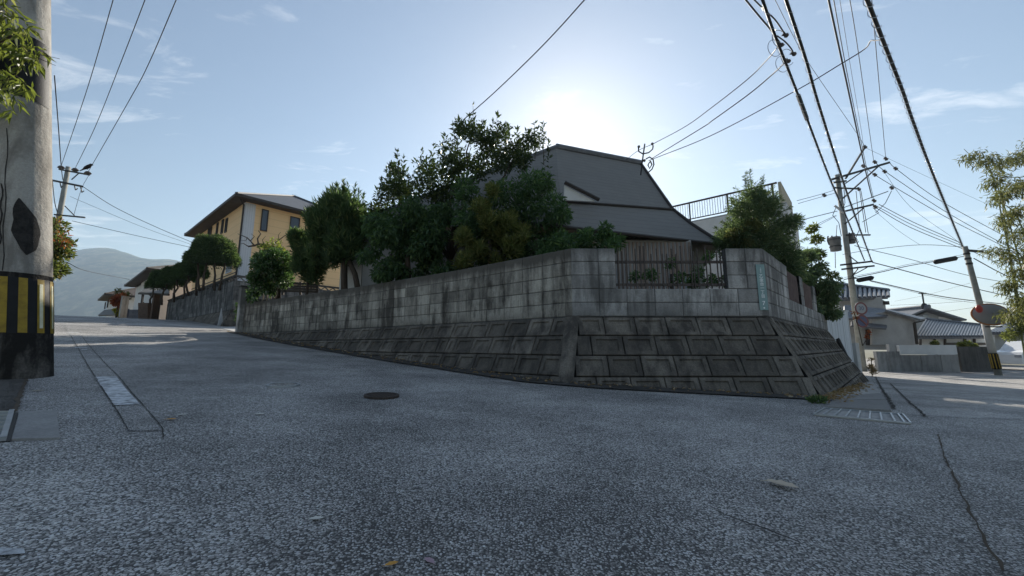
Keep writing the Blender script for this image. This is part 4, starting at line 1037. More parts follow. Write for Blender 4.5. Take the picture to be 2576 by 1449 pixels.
# ================================================================== POLES AND WIRES
np_ = thing('striped_pole', 'near concrete utility pole with yellow and black warning bands', 'utility pole', PG(58, 948))
pc = PG(40, 948); tp = P(62, 0, pc.y + .05); dirp = (tp - pc); R0 = .232
def pole_pt(z): return pc + dirp * ((z - pc.z) / dirp.z)
def pole_r(z): return R0 - .010 * (z - pc.z)
zb = lambda y: P(90, y, pc.y - .1).z
zs0, zs1 = zb(838), zb(698); zk0, zk1 = zb(243), zb(80)
def patch_on(z0, z1, a0, a1, mat, nm, ext, outline=None, parent=None, n=10):
    """piece of sleeve hugging the pole between two angles (radians, 0 = towards camera right edge...)"""
    m_ = MB(); vs = []; K = 10
    for i in range(K+1):
        v = i/K; z = z0 + (z1-z0)*v; b0, b1 = (a0, a1) if outline is None else outline(v)
        for j in range(n+1):
            a = b0 + (b1-b0)*j/n; c = pole_pt(z); r = pole_r(z)+ext; vs.append((c.x + r*math.cos(a), c.y + r*math.sin(a), z))
    fs = [(i*(n+1)+j, i*(n+1)+j+1, (i+1)*(n+1)+j+1, (i+1)*(n+1)+j) for i in range(K) for j in range(n)]
    return m_.add(vs, fs).build(nm, mat, parent or np_, True)
def pseg(z0, z1, mat, nm, extra=0): return patch_on(z0, z1, 0, 2*math.pi, mat, nm, extra, None, None, 48)
pseg(pc.z - .3, zs0, 'pole_dirty', 'lower_shaft', .002); pseg(zs1 - .02, 9.0, 'pole_concrete', 'shaft'); pseg(zs0, zs1, 'stripe_black', 'warning_sleeve', .003)
pseg(zs1, zs1 + .045, 'pole_dirty', 'dirt_band', .0015)
facing = math.atan2(-pc.y, -pc.x)           # angle from the pole to the camera
for k in range(-3, 4):
    a = facing + R(8) + k*R(30)
    s_ = patch_on(zs0+.004, zs1-.004, a-R(7), a+R(7), 'stripe_yellow', 'yellow_band', .006)
    if k in (1, 2, -2): patch_on(zs0+.05, zs1-.05, a-R(3.4), a+R(3.4), 'stripe_reflect', 'reflector', .009, None, s_)
patch_on(zk0, zk1, facing-R(70), facing+R(62), 'stripe_black', 'dark_band', .004)  # plain black band over the near side of the upper shaft
zp0, zp1 = zb(640), zb(500)
def blob(v):
    w = R(27) * math.sin(math.pi*min(1, max(0, v)))**.75 * (1 - .35*v) * (1 + .06*math.sin(v*19)) + R(1.2); c = facing + R(12) - R(14)*v*v + R(1.5)*math.sin(v*13); return c-w*.85, c+w*1.15
patch_on(zp0, zp1, 0, 0, 'dark_patch', 'peeled_patch', .003, blob)
def streak(z0, z1, a, w):
    def o_(v): return facing + a + R(2)*math.sin(v*17) - w, facing + a + R(2)*math.sin(v*17) + w*(1+.8*math.sin(v*31))
    patch_on(z0, z1, 0, 0, 'dark_patch', 'crack_line', .002, o_, None, 2)
streak(zs1+.05, zb(330), -R(24), R(1.0)); streak(zb(620), zb(470), -R(30), R(1.6))
for y in (708, 765, 822): MB().tube([pole_pt(zb(y)) + Vector((math.cos(facing-R(50)+R(k))*(.245), math.sin(facing-R(50)+R(k))*(.245), k*.0004)) for k in (-30, -10, 10, 25)], .004, 5).build('tie_wire', 'galvanised', np_)

def crossarm(par, a, b, w=.08): return MB().bar(a, b, w, w).build('crossarm', 'steel_dark', par)
# far pole on the left
fp = thing('far_left_pole', 'far utility pole with crossarms and a bird at the left', 'utility pole', Vector((-26.9, 22, 1.5)))
FY = 22; q = P(172, 420, FY)
MB().tube([(q.x, FY, 1.2), (q.x, FY, q.z)], [.17, .11], 14).build('shaft', 'pole_grey', fp, True)
crossarm(fp, P(149, 426, FY-.1), P(225, 440, FY-.1)); crossarm(fp, P(128, 453, FY-.1), P(207, 469, FY-.1), .1); crossarm(fp, P(137, 540, FY-.1), P(213, 547, FY-.1))
MB().bar(P(180, 452, FY), P(198, 436, FY), .04).build('brace', 'steel_dark', fp); MB().bar(P(163, 518, FY), P(187, 542, FY), .04).build('brace', 'steel_dark', fp)
for x, y in ((154, 418), (189, 424), (221, 432)): MB().tube(pxs(FY-.1, (x, y+8), (x, y+4), (x, y)), [.06, .17, .10], 10).build('insulator', 'insulator', fp)
for x, y in ((151, 462), (187, 468), (203, 474)): MB().tube(pxs(FY-.1, (x, y-3), (x+3, y+10), (x+8, y+6)), .03, 5).build('jumper', 'cable', fp)
# right-hand service pole
RPY = 18.0; rx = P(2106, 440, RPY).x; rz = P(2106, 440, RPY).z
sv = thing('service_pole', 'tall concrete service pole with transformers at the right', 'utility pole', (rx, RPY, -1.3))
MB().tube([(rx, RPY, -1.4), (rx, RPY, rz)], [.135, .10], 16).build('shaft', 'pole_grey', sv, True)
def zoomD(x, y): return ((3100+x/2.07)*.6389, (500+y/2.07)*.6389)
def PR(x, y, dy=0): X, Y_ = zoomD(x, y); return P(X, Y_, RPY+dy)
for a, b, w in (((355, 430), (830, 290), .09), ((358, 455), (480, 440), .07), ((465, 688), (700, 632), .08), ((435, 1125), (692, 1095), .075), ((445, 1160), (706, 1132), .075), ((380, 495), (590, 505), .06), ((480, 880), (675, 880), .06)):
    crossarm(sv, PR(*a, -.14), PR(*b, -.14), w)
for a, b, w in (((475, 420), (632, 165), .07), ((455, 580), (745, 318), .06), ((470, 462), (612, 362), .05), ((470, 790), (622, 660), .05), ((465, 655), (820, 525), .035), ((540, 1205), (650, 1145), .035), ((530, 1215), (575, 1155), .035), ((505, 1050), (575, 1105), .03), ((385, 640), (465, 702), .07)):
    MB().bar(PR(*a, -.16), PR(*b, -.16), w).build('brace', 'steel_dark' if w != .07 or a[0] != 385 else 'galvanised', sv)
for x, y in ((632, 162), (712, 285), (802, 258), (618, 318), (712, 388), (792, 362), (882, 338), (706, 600), (716, 650), (300, 555), (850, 495), (580, 505)):
    c = PR(x, y, -.16); MB().tube([c + Vector((-.07, 0, .06)), c + Vector((-.03, 0, .03)), c, c + Vector((.04, 0, -.04)), c + Vector((.09, 0, -.06))], [.03, .085, .05, .085, .03], 8).build('insulator', 'insulator', sv)
def can(cx, cy, wd, ht, nm, lab=None):
    w = wd*RPY/F*.75; c = P(cx, cy, RPY-.05); h = ht*RPY/F; m_ = MB()
    m_.tube([c - UP*h/2, c + UP*h*.42, c + UP*h*.46, c + UP*h*.5], [w*.46, w*.5, w*.54, w*.48], 20)
    o = m_.build(nm, 'transformer', sv, True)
    for dz in (-.2, .3): MB().tube([c + UP*(h*dz-.02), c + UP*(h*dz+.02)], w*.53, 20).build('band', 'steel_dark', o)
    for dx in (-.25, .25): MB().tube([c + Vector((dx*w, 0, h*.5)), c + Vector((dx*w, 0, h*.62))], [.04, .025], 8).build('bushing', 'insulator', o)
    return c
can(2101, 614, 33, 36, 'transformer'); can(2142, 600, 21, 26, 'transformer')
MB().tube(pxs(RPY-.2, (2083, 594), (2082, 606), (2086, 616)), .03, 6).build('lifting_handle', 'steel_dark', sv)
for pts in (((460, 480), (470, 620), (440, 700)), ((395, 660), (370, 720), (420, 780), (440, 890)), ((700, 660), (745, 700), (610, 775)), ((850, 520), (800, 620), (720, 700)), ((405, 800), (398, 890)), ((390, 1020), (392, 1150)), ((560, 520), (590, 830)), ((590, 520), (640, 860)), ((600, 520), (660, 870)), ((580, 940), (560, 900), (590, 830))):
    MB().tube([PR(*p, -.25) for p in pts], .014, 5).build('jumper', 'cable', sv)
# round signs on that pole
def round_sign(px, py, rad, label, kind):
    Y = 17.6; c = P(px, py, Y); t = thing('road_sign', label, 'sign', c); f_ = Vector((.02, -1, 0)).normalized(); ax = Vector((-f_.y, f_.x, 0)); ax = -ax if ax.x < 0 else ax
    def disc(r, off, mat, nm, r_in=0, n=28):
        m_ = MB(); vs = []; 
        for i in range(n):
            a = 2*math.pi*i/n; d = ax*math.cos(a)+UP*math.sin(a); vs += [c+f_*off+d*r_in, c+f_*off+d*r]
        return m_.add(vs, [(2*i, 2*i+1, 2*((i+1) % n)+1, 2*((i+1) % n)) for i in range(n)]).build(nm, mat, t)
    MB().cyl(c - f_*.012, c, rad, n=28).build('plate', 'sign_back', t)
    disc(rad*.99, .004, 'sign_red', 'ring', rad*.74)
    disc(rad*.74, .006, 'sign_dull' if kind == 'w' else 'sign_blue', 'face')
    M_ = frameM(c + f_*.009, ax, UP, f_)
    if kind == 'w':
        o = text_mesh('numerals', '30', rad*.85, (0, 0, 0), 'sign_blue', t, (0, 0, 0)); o.matrix_parent_inverse = INV[t.name]; o.matrix_basis = M_
    else:
        MB().bar(c + f_*.010 - ax*rad*.5 + UP*rad*.5, c + f_*.010 + ax*rad*.5 - UP*rad*.5, .06, .06).build('slash', 'sign_red', t)
    q = Vector((rx, RPY, c.z)); MB().bar(c - f_*.02, q - (q-c).normalized()*.1, .04).build('bracket', 'galvanised', t)
round_sign(2166, 776, .30, 'round speed sign with red ring on the service pole', 'w'); round_sign(2169, 808, .30, 'round blue no-parking sign below the speed sign', 'b')
# leaning pole
lpb = PG(2512, 944); lpt = P(2427, 620, lpb.y)
lp = thing('leaning_pole', 'leaning concrete pole with traffic mirror at the right', 'utility pole', lpb)
def LP(t): return lpb.lerp(lpt, t)
MB().tube([LP(-.03), LP(1.0)], [.118, .09], 16).build('shaft', 'pole_grey', lp, True)
MB().tube([LP(.17), LP(.42)], [.126, .12], 16).build('pale_wrap', 'concrete_pale', lp, True)
MB().tube([LP(.045), LP(.165)], [.128, .126], 16).build('warning_sleeve', 'stripe_black', lp, True)
fc = math.atan2(-lpb.y, -lpb.x)
for k in range(-2, 3):
    a = fc + k*R(40); d = Vector((math.cos(a), math.sin(a), 0)); MB().bar(LP(.05) + d*.128, LP(.16) + d*.126, .04, .012).build('warning_stripe', 'stripe_yellow', lp)
MB().bar(LP(.96) + Vector((-.1, -.15, 0)), LP(.955) + Vector((.55, -.15, -.02)), .09).build('bracket', 'steel_dark', lp)
for t_ in (.86, .9, .94): MB().tube([LP(t_)-UP*.04, LP(t_)+UP*.04], .112, 14).build('band', 'steel_dark', lp)
mr = thing('traffic_mirror', 'round traffic mirror seen from behind on the leaning pole', 'mirror', P(2492, 793, lpb.y-.3))
c = P(2491, 791, lpb.y-.25); nrmv = Vector((.50, .80, -.25)).normalized(); ax = nrmv.cross(UP).normalized(); ay = ax.cross(nrmv)
m_ = MB(); vs = []; rr = [(.02, -.20), (.2, -.19), (.36, -.13), (.46, -.02)]; n = 28
for r_2, h_ in rr: vs += [c + nrmv*h_ + (ax*math.cos(2*math.pi*i/n)*1.15 + ay*math.sin(2*math.pi*i/n))*r_2 for i in range(n)]
m_.add(vs, [(k*n+i, k*n+(i+1) % n, (k+1)*n+(i+1) % n, (k+1)*n+i) for k in range(3) for i in range(n)] + [tuple(range(n))]).build('back_shell', 'mirror_grey', mr, True)
rim = MB(); vs = []
ring = [c + (ax*math.cos(2*math.pi*i/n)*1.15 + ay*math.sin(2*math.pi*i/n))*.475 for i in range(n)]; rim.tube(ring + [ring[0]], .035, 8).build('rim', 'mirror_orange', mr, True)
m_ = MB(); m_.add([c + nrmv*.02 + (ax*math.cos(2*math.pi*i/n)*1.15 + ay*math.sin(2*math.pi*i/n))*.46 for i in range(n)], [tuple(range(n))]).build('mirror_face', 'glass', mr)
MB().sphere(P(2463, 777, lpb.y-.35), (.13, .1, .17), 12, 8).build('red_cap', 'red_lamp', mr)
MB().bar(c - nrmv*.12, LP(.5), .07).build('arm', 'steel_dark', mr); MB().bar(P(2480, 822, lpb.y-.2), P(2520, 822, lpb.y-.2), .06).build('arm', 'steel_dark', mr)

def catmull(pts, k=8):
    if len(pts) < 3: return [pts[0].lerp(pts[-1], i/k) for i in range(k+1)]
    q = [pts[0]*2 - pts[1]] + pts + [pts[-1]*2 - pts[-2]]; o = []
    for i in range(1, len(q)-2):
        for j in range(k):
            t = j/k; p0, p1, p2, p3 = q[i-1:i+3]
            o.append(((p1*2) + (p2-p0)*t + (p0*2-p1*5+p2*4-p3)*t*t + (p1*3-p0-p2*3+p3)*t**3)*.5)
    return o + [pts[-1]]
def wire(name, label, px, za, zb_, r, group=None, byY=False, spiral=False, cat='wire'):
    """wire through photo points; height (or depth) runs evenly from za to zb_"""
    k = len(px); pts = []
    for i, (x, y) in enumerate(px):
        v = za + (zb_-za)*i/(k-1); pts.append(P(x, y, v) if byY else PZ(x, y, v))
    c = catmull(pts); t = thing(name, label, cat, pts[0], group)
    MB().tube(c, r, 6).build('strand', 'cable', t, True)
    if spiral:
        hp = []; acc = 0; ph = 0
        for i in range(len(c)-1):
            d = c[i+1]-c[i]; L = d.length; dd = d/L; x = dd.cross(UP).normalized(); y = x.cross(dd); n_ = max(2, int(L/.035))
            for j in range(n_):
                ph += L/n_ * 2*math.pi/.30; hp.append(c[i] + d*j/n_ + (x*math.cos(ph) + y*math.sin(ph)*1.0 - y*.25)*r*1.75)
        MB().tube(hp, r*.16, 4, False).build('hanger_spiral', 'galvanised', t)
    return c
gl, gr_, gs = 'overhead wires at the left', 'overhead wires at the right', 'service wires to the dark-roofed house'
wire('telephone_cable', 'thick wrapped cable, leftmost of the two reaching the service pole', [(1905, -40), (1949.5, 89.5), (1998.8, 216), (2087, 447), (2129, 545), (2175, 656)], 4.55, 4.02, .019, None, False, True)
wire('telephone_cable', 'thick wrapped cable, right one of the two reaching the service pole', [(1964, -40), (2026.6, 148), (2057.4, 256), (2116, 441), (2150, 540), (2193, 657)], 4.55, 4.02, .021, None, False, True)
wire('telephone_cable', 'thickest wrapped cable running down to the leaning pole', [(2166, -40), (2221, 102), (2270.4, 228.4), (2298, 308.6), (2350.6, 447), (2424, 625)], 4.95, 4.93, .028, None, False, True)
MB().tube([PZ(2008, 240, 4.4), PZ(2030, 300, 4.35)], .035, 8).build('splice_sleeve', 'cable', bpy.data.objects['telephone_cable'])
for i, (px, za, zb_, r, lb) in enumerate((
    ([(2078, -30), (2128, 200), (2178, 432), (2194, 498)], 7.3, 7.15, .020, 'heavier power line falling steeply to the service pole arm'),
    ([(2092, -30), (2134, 200), (2182, 432), (2198, 500)], 7.3, 7.15, .009, 'thin line close beside the heavier steep power line'),
    ([(2108, -30), (2140, 170), (2167, 330), (2172, 370)], 9.6, 9.5, .006, 'faint thin wire just right of the steep power line'),
    ([(2133, -30), (2159, 130), (2196, 392), (2200, 408)], 9.5, 9.4, .010, 'steep wire ending at the middle insulator of the top arm'),
    ([(2193, 0), (2206, 150), (2227, 386), (2229, 400)], 9.5, 9.4, .010, 'steep wire ending at the outermost insulator of the top arm'),
    ([(1940, -20), (2011, 120), (2054, 188), (2153, 332), (2175, 367)], 9.7, 9.75, .008, 'diagonal wire to the tip of the raised brace'))):
    wire('power_line', lb, px, za, zb_, r)
wire('service_wire', 'lowest of three service wires rising right from the roof bracket', [(1632, 404), (1789, 341), (2002, 228), (2116, 160.5), (2175, 123.5), (2190, 103), (2202, 102), (2216, 100)], 5.7, 4.93, .010, gs)
wire('service_wire', 'highest of three service wires rising right from the roof bracket', [(1641, 363), (1723, 319), (1789, 271.6), (1880, 200), (1930, 150), (1956, 119)], 6.2, 4.5, .009, gs)
wire('service_wire', 'middle of three service wires rising right from the roof bracket', [(1641, 398), (1770, 319), (1789, 305.6), (1880, 240), (1940, 190), (1975, 157)], 5.8, 4.5, .011, gs)
wire('service_wire', 'short wire running left over the roof from the bracket', [(1641, 363), (1607, 378), (1575, 402)], 6.2, 6.2, .008, gs)
wire('service_wire', 'wire entering from the top toward the upper spool on the cables', [(1860, -20), (1905, 35), (1943, 80), (1964, 112)], 4.7, 4.5, .012)
wire('service_wire', 'wire entering from the top toward the outer spool on the cables', [(1878, -20), (1920, 22), (1950, 50), (1976, 88)], 4.7, 4.5, .010)
wire('service_wire', 'short slack lead joining the two spools between the cables', [(1955, 90), (1975, 105), (1990, 122), (1996, 135)], 4.5, 4.5, .010)
for j, (x, y, lb) in enumerate(((1976, 88, 'uppermost small wire spool beside the wrapped cables'), (1964, 112, 'second small wire spool beside the wrapped cables'), (1996, 135, 'third small wire spool beside the wrapped cables'), (1982, 153, 'lowest small wire spool beside the wrapped cables'))):
    c = PZ(x, y, 4.5); t = thing('wire_spool', lb, 'insulator', c, 'wire spools'); MB().tube([c + Vector((-.035, 0, .02)), c + Vector((-.012, 0, .006)), c + Vector((.012, 0, -.006)), c + Vector((.035, 0, -.02))], [.034, .020, .034, .02], 8).build('spool', 'insulator', t)
    ring = [c + Vector((-.10 + .10*math.cos(a), 0, -.06 + .14*math.sin(a))) for a in np.linspace(.5, 5.6, 16)]; MB().tube(ring, .004, 5).build('loop', 'cable', t)
for lb, px, Y0, Y1, r in (
    ('upper of three lines from the top arm sloping down right', [(2237, 409), (2260, 429), (2366, 505), (2533, 597), (2600, 632)], 17.85, 26, .016),
    ('middle of three lines from the top arm sloping down right', [(2205, 412), (2235, 437), (2378, 532), (2517, 610), (2600, 655)], 17.85, 26, .016),
    ('lowest of three lines from the top arm sloping down right', [(2178, 418), (2209, 445), (2385, 549), (2511, 613), (2600, 660)], 17.85, 26, .016),
    ('upper of three lines from the lower arm to the leaning pole', [(2211, 514), (2300, 560), (2419, 612)], 17.8, 18.6, .014),
    ('middle of three lines from the lower arm to the leaning pole', [(2208, 520), (2300, 568), (2420, 618)], 17.8, 18.6, .012),
    ('lowest of three lines from the lower arm to the leaning pole', [(2206, 524), (2290, 572), (2422, 626)], 17.8, 18.6, .014),
    ('thin wire from the brace tip down to the far right', [(2176, 371), (2310, 434), (2545, 542), (2600, 566)], 17.85, 27, .006),
    ('long thin diagonal wire passing behind the leaning pole top', [(2222, 430), (2290, 520), (2400, 600), (2420, 622)], 17.8, 18.7, .007),
    ('near-level strand tying the service pole to the leaning pole', [(2120, 640), (2194, 628), (2314, 616), (2422, 621)], 17.9, 18.6, .012),
    ('thin guy wire joining the near-level strand from above', [(2200, 530), (2260, 580), (2314, 616)], 17.8, 18.4, .006),
    ('soft slack cable sloping right below the near-level strand', [(2150, 618), (2197, 630), (2300, 655), (2437, 693), (2600, 722)], 17.8, 26, .015),
    ('heavy cable pair rising right to the leaning pole bracket', [(2124, 703), (2200, 688), (2280, 670), (2348, 658), (2424, 645)], 17.8, 18.5, .020),
    ('thin strand just above the heavy rising cable', [(2124, 698), (2200, 685), (2280, 666), (2348, 655), (2424, 640)], 17.8, 18.5, .009),
    ('cable from the double arm passing under the leaning pole bracket', [(2195, 660), (2268, 679), (2385, 710), (2524, 742), (2600, 757)], 17.8, 25, .022),
    ('low cable from the splice closure toward the traffic mirror', [(2150, 700), (2190, 706), (2348, 742), (2462, 758), (2600, 772)], 17.8, 25, .024),
    ('thin wire just under the low splice cable', [(2190, 708), (2348, 746), (2450, 762), (2600, 782)], 17.8, 25, .008),
    ('upper line leaving the leaning pole to the right', [(2430, 625), (2520, 666), (2600, 700)], 18.6, 22, .013),
    ('heavy line leaving the leaning pole bracket to the right', [(2450, 650), (2520, 688), (2600, 724)], 18.6, 22, .022),
    ('upper wire from the service pole left toward the terrace block', [(2100, 478), (2064, 489), (2005, 505)], 17.8, 16.5, .012),
    ('second wire from the service pole left toward the terrace block', [(2100, 486), (2050, 500), (2008, 512)], 17.8, 16.5, .012),
    ('heavier wire sloping left from the service pole bracket', [(2106, 531), (2050, 545), (2022, 552)], 17.8, 17, .018),
    ('upper of two slack wires dropping left behind the shrubs', [(2104, 541), (2060, 562), (2036, 576)], 17.8, 17.2, .010),
    ('lower of two slack wires dropping left behind the shrubs', [(2104, 543), (2062, 566), (2040, 582)], 17.8, 17.2, .010),
    ('faint level wire crossing low above the distant gable', [(2240, 768), (2340, 764), (2440, 757)], 26, 24, .008),
    ('faint wire between the distant gable and the leaning pole', [(2240, 801), (2300, 795), (2460, 772)], 26, 24, .008),
    ('faint thin wire slanting up right past the aerial', [(2250, 758), (2330, 742), (2440, 712)], 26, 24, .006)):
    wire('overhead_wire', lb[0].upper()*0 + lb, px, Y0, Y1, r, gr_, True)
sc = thing('splice_closure', 'long black splice box hanging beside the service pole', 'cable box', P(2176, 702, 17.7)); MB().tube([P(2156, 707, 17.7), P(2160, 705, 17.7), P(2192, 699, 17.7), P(2197, 697, 17.7)], [.04, .11, .11, .04], 10).build('casing', 'cable', sc)
sc = thing('splice_closure', 'long black splice box hanging beside the leaning pole', 'cable box', P(2378, 655, 18.3)); MB().tube([P(2350, 660, 18.3), P(2354, 659, 18.3), P(2402, 650, 18.3), P(2408, 648, 18.3)], [.04, .12, .12, .04], 10).build('casing', 'cable', sc)
for lb, px, za, zb_, r in (
    ('leftmost of three parallel wires rising over the left street', [(296, -40), (220.5, 220), (156.5, 410), (154, 418)], 10.7, P(154, 418, FY).z, .012),
    ('middle of three parallel wires rising over the left street', [(380, -40), (308.6, 145.5), (240, 318), (189, 424)], 10.7, P(189, 424, FY).z, .012),
    ('rightmost of three parallel wires rising over the left street', [(460, -40), (374.8, 158.7), (326, 251), (222, 432)], 10.5, P(222, 432, FY).z, .013)):
    wire('power_line', lb, px, za, zb_, r, gl)
for lb, px, Y0, Y1, r in (
    ('dark cable hugging the striped pole down to the far pole', [(137, 190), (147, 320), (154, 418), (158, 452)], 14, 21.9, .018),
    ('thick lead dropping beside the far left pole', [(132, 455), (138, 510), (146, 540)], 21.8, 21.8, .02),
    ('upper wire from the far pole down to the peach house', [(208, 469), (286.6, 520), (390, 570), (489, 612)], 21.8, 26, .016),
    ('faint middle wire from the far pole to the peach house', [(176, 494), (353, 569), (489, 618)], 21.8, 26, .009),
    ('lower wire from the far pole down to the peach house', [(181, 555.6), (353, 595), (489, 624)], 21.8, 26, .014),
    ('low slack wire from the shrub to the white house', [(166, 659), (220, 682), (326, 703)], 18, 33, .016),
    ('thin lead hanging between the far pole crossarms', [(224, 440), (205, 475), (186, 540)], 21.8, 21.8, .010)):
    wire('overhead_wire', lb, px, Y0, Y1, r, gl, True)
wire('service_wire', 'single wire crossing the sky down to the broadleaf tree', [(1490, -22), (1470, 0), (1400, 78), (1330, 150), (1240, 236), (1165, 302)], 6.1, 6.0, .012)
# bird on the far crossarm
b0 = P(219, 426, FY-.1); bd = thing('bird', 'small dark bird perched on the crossarm of the far pole', 'bird', b0)
m_ = MB(); m_.tube([b0 + Vector(v) for v in ((-.42, 0, -.10), (-.24, 0, .0), (-.08, 0, .10), (.06, 0, .19), (.13, 0, .26), (.20, 0, .30), (.27, 0, .29), (.34, 0, .27))], [.02, .04, .10, .105, .075, .07, .05, .006], 10); m_.build('body', 'black', bd, True)
for dy_ in (-.03, .03): MB().bar(b0 + Vector((.0, dy_, .08)), b0 + Vector((.01, dy_, -.02)), .014).build('leg', 'black', bd)
hk = thing('wall_hook', 'small curled wire hook on the peach house eave', 'hook', P(487, 613, 26)); MB().tube([P(489+7*math.cos(a), 614+7*math.sin(a), 26) for a in np.linspace(-.6, 4.6, 12)], .03, 5).build('hook', 'cable', hk)
# ================================================================== TREES AND PLANTS
def pxc(lst, Y, dy=.5, k=1):
    """photo-sized clumps (x, y, radius) set at depth Y with some depth spread, each broken into smaller ones"""
    out = []
    for x, y, r in lst:
        for _ in range(k):
            yy = Y + random.uniform(-dy, dy); c = P(x + (random.uniform(-1, 1)*r*.45 if k > 1 else 0), y + (random.uniform(-1, 1)*r*.45 if k > 1 else 0), yy); rr = r*yy/F*(.62 if k > 1 else 1)*random.uniform(.8, 1.2)
            out.append((c.x, c.y, c.z, rr, max(rr, dy*.5), rr))
    return out
def tree(name, label, cat, base, group=None): return thing(name, label, cat, base, group)
SOIL = .72
def stem(t, x, ytop, Y, r0=.06, r1=.02, z0=SOIL, bx=None, mat='bark'):
    q = P(x, ytop, Y); b = Vector(((q.x if bx is None else P(bx, ytop, Y).x), Y, z0)); trunk(t, wander(b, q, 5, .05), r0, r1, mat)

# glossy broadleaf tree in the middle
t = tree('broadleaf_tree', 'tall glossy broadleaf tree with upright shoots in front of the sun', 'tree', (-1.6, 9.6, SOIL))
cl = pxc([(1190, 340, 42), (1232, 372, 52), (1140, 395, 52), (1080, 432, 52), (1012, 455, 46), (1000, 425, 26), (972, 490, 38), (1100, 480, 62), (1190, 440, 62), (1285, 385, 48), (1335, 360, 34), (1262, 340, 28), (1160, 330, 24), (955, 525, 36), (1040, 500, 55), (1260, 420, 50), (1130, 440, 50), (1320, 395, 36)], 9.7, .75, 3)
p, u = clump_points(cl, 9000, .15); d = rng.normal(size=p.shape)*.9 + u*.6 + np.array([0, 0, .35]); V1, F1 = leaf_mesh(p, d, .085 + .075*rng.random(len(p)), .36)
sb, st_ = [], []
for x, y0, y1 in ((1190, 320, 256), (1180, 330, 285), (1155, 335, 294), (1140, 350, 310), (1250, 330, 284), (1240, 345, 300), (1275, 345, 312), (1300, 350, 318), (1345, 360, 303), (1366, 375, 306), (1332, 360, 325), (1000, 420, 375), (1015, 430, 392), (1060, 410, 372), (1090, 400, 360), (960, 480, 446), (1120, 380, 335), (1215, 340, 300), (985, 440, 410), (948, 500, 470), (1380, 390, 350)):
    yy = 9.7 + random.uniform(-.5, .5); sb.append(P(x + random.uniform(-8, 8), y0 + 40, yy)); st_.append(P(x, y1 + 8, yy))
V2, F2 = shoot_leaves(sb, st_, 26, .13, .34)
np_obj('crown', np.concatenate([V1, V2]), np.concatenate([F1, F2 + len(V1)]), 'leaf_broad', t)
for x, y in ((1190, 330), (1080, 440), (1290, 400), (1010, 470), (1150, 400)): trunk(t, wander((-1.6, 9.7, 2.2), P(x, y, 9.7), 6, .10), .06, .012, 'bark', 'limb', 6)
trunk(t, wander((-1.6, 9.7, SOIL), (-1.6, 9.7, 2.4), 4, .03), .11, .07)
for a, b in zip(sb[:12], st_[:12]): trunk(t, [a, b], .010, .004, 'bark', 'twig', 4)
# dark evergreen below it
t = tree('evergreen_tree', 'dense dark evergreen at the wall left of the golden conifer', 'tree', (-2.6, 9.1, SOIL))
crown('crown', 'leaf_dark', t, pxc([(1000, 560, 62), (1070, 585, 62), (955, 600, 46), (1040, 640, 55), (980, 655, 42), (1090, 650, 46), (1110, 690, 30), (940, 560, 36), (1040, 530, 50), (1110, 540, 50), (930, 640, 30), (960, 690, 26), (1010, 690, 26), (1140, 685, 26), (1060, 695, 24)], 8.9, .6, 3), 9500, .13, .34, 'droop', .3)
stem(t, 1025, 620, 8.9, .09, .05); stem(t, 985, 640, 8.9, .05, .03)
t = tree('shaded_tree', 'broad shaded evergreen standing before the dark roof', 'tree', (.3, 8.3, SOIL))
crown('crown', 'leaf_dark', t, pxc([(1165, 545, 60), (1240, 540, 62), (1310, 530, 60), (1375, 530, 52), (1330, 600, 55), (1395, 590, 48), (1250, 600, 55), (1180, 480, 45), (1260, 480, 50), (1330, 460, 45), (1380, 470, 38), (1415, 540, 34), (1215, 655, 34), (1300, 645, 38), (1355, 640, 36)], 8.4, .6, 3), 9500, .12, .33, 'out', .3)
stem(t, 1290, 600, 8.3, .09, .05); stem(t, 1350, 600, 8.3, .06, .03)
t = tree('low_shrub', 'low dark shrub just behind the wall fold', 'shrub', (1.1, 7.0, SOIL))
crown('crown', 'leaf_dark', t, pxc([(1420, 610, 36), (1470, 600, 38), (1510, 590, 32), (1450, 640, 36), (1380, 640, 36), (1540, 620, 28), (1500, 640, 30)], 7.0, .4, 3), 4200, .09, .35, 'out', .3)
stem(t, 1450, 640, 7.0, .05, .03)
t = tree('golden_conifer', 'yellow-green feathery conifer spilling over the wall', 'conifer', (-.6, 7.9, SOIL))
crown('crown', 'leaf_gold', t, pxc([(1165, 600, 28), (1195, 640, 36), (1240, 600, 36), (1275, 560, 30), (1225, 560, 30), (1285, 630, 34), (1250, 660, 28), (1170, 660, 26), (1210, 520, 22), (1240, 480, 18), (1310, 590, 26)], 7.6, .4, 7), 10500, .12, .13, 'up', .1)
stem(t, 1230, 600, 7.7, .06, .03)
# junipers
t = tree('juniper', 'tall feathery juniper with twin leaning trunks at the wall', 'conifer', (-4.4, 10.4, SOIL))
cl = pxc([(845, 548, 58), (818, 595, 50), (868, 600, 54), (888, 552, 42), (850, 515, 34), (805, 640, 34), (918, 575, 28), (800, 560, 34), (850, 640, 36)], 10.6, .6, 8)
crown('crown', 'leaf_conifer', t, cl, 26000, .20, .09, 'up', .2, .5)
sb = [P(x, y+35, 10.6) for x, y in ((815, 510), (832, 495), (850, 482), (862, 478), (878, 487), (895, 505), (905, 520), (842, 486), (870, 484), (800, 528), (825, 503), (888, 492), (915, 535), (783, 560), (930, 560), (845, 496), (858, 488))]; st_ = [p + Vector((random.uniform(-.08, .08), 0, random.uniform(.45, .75))) for p in sb]
V, Fc = shoot_leaves(sb, st_, 60, .15, .09, spread=.35); np_obj('top_shoots', V, Fc, 'leaf_conifer', t)
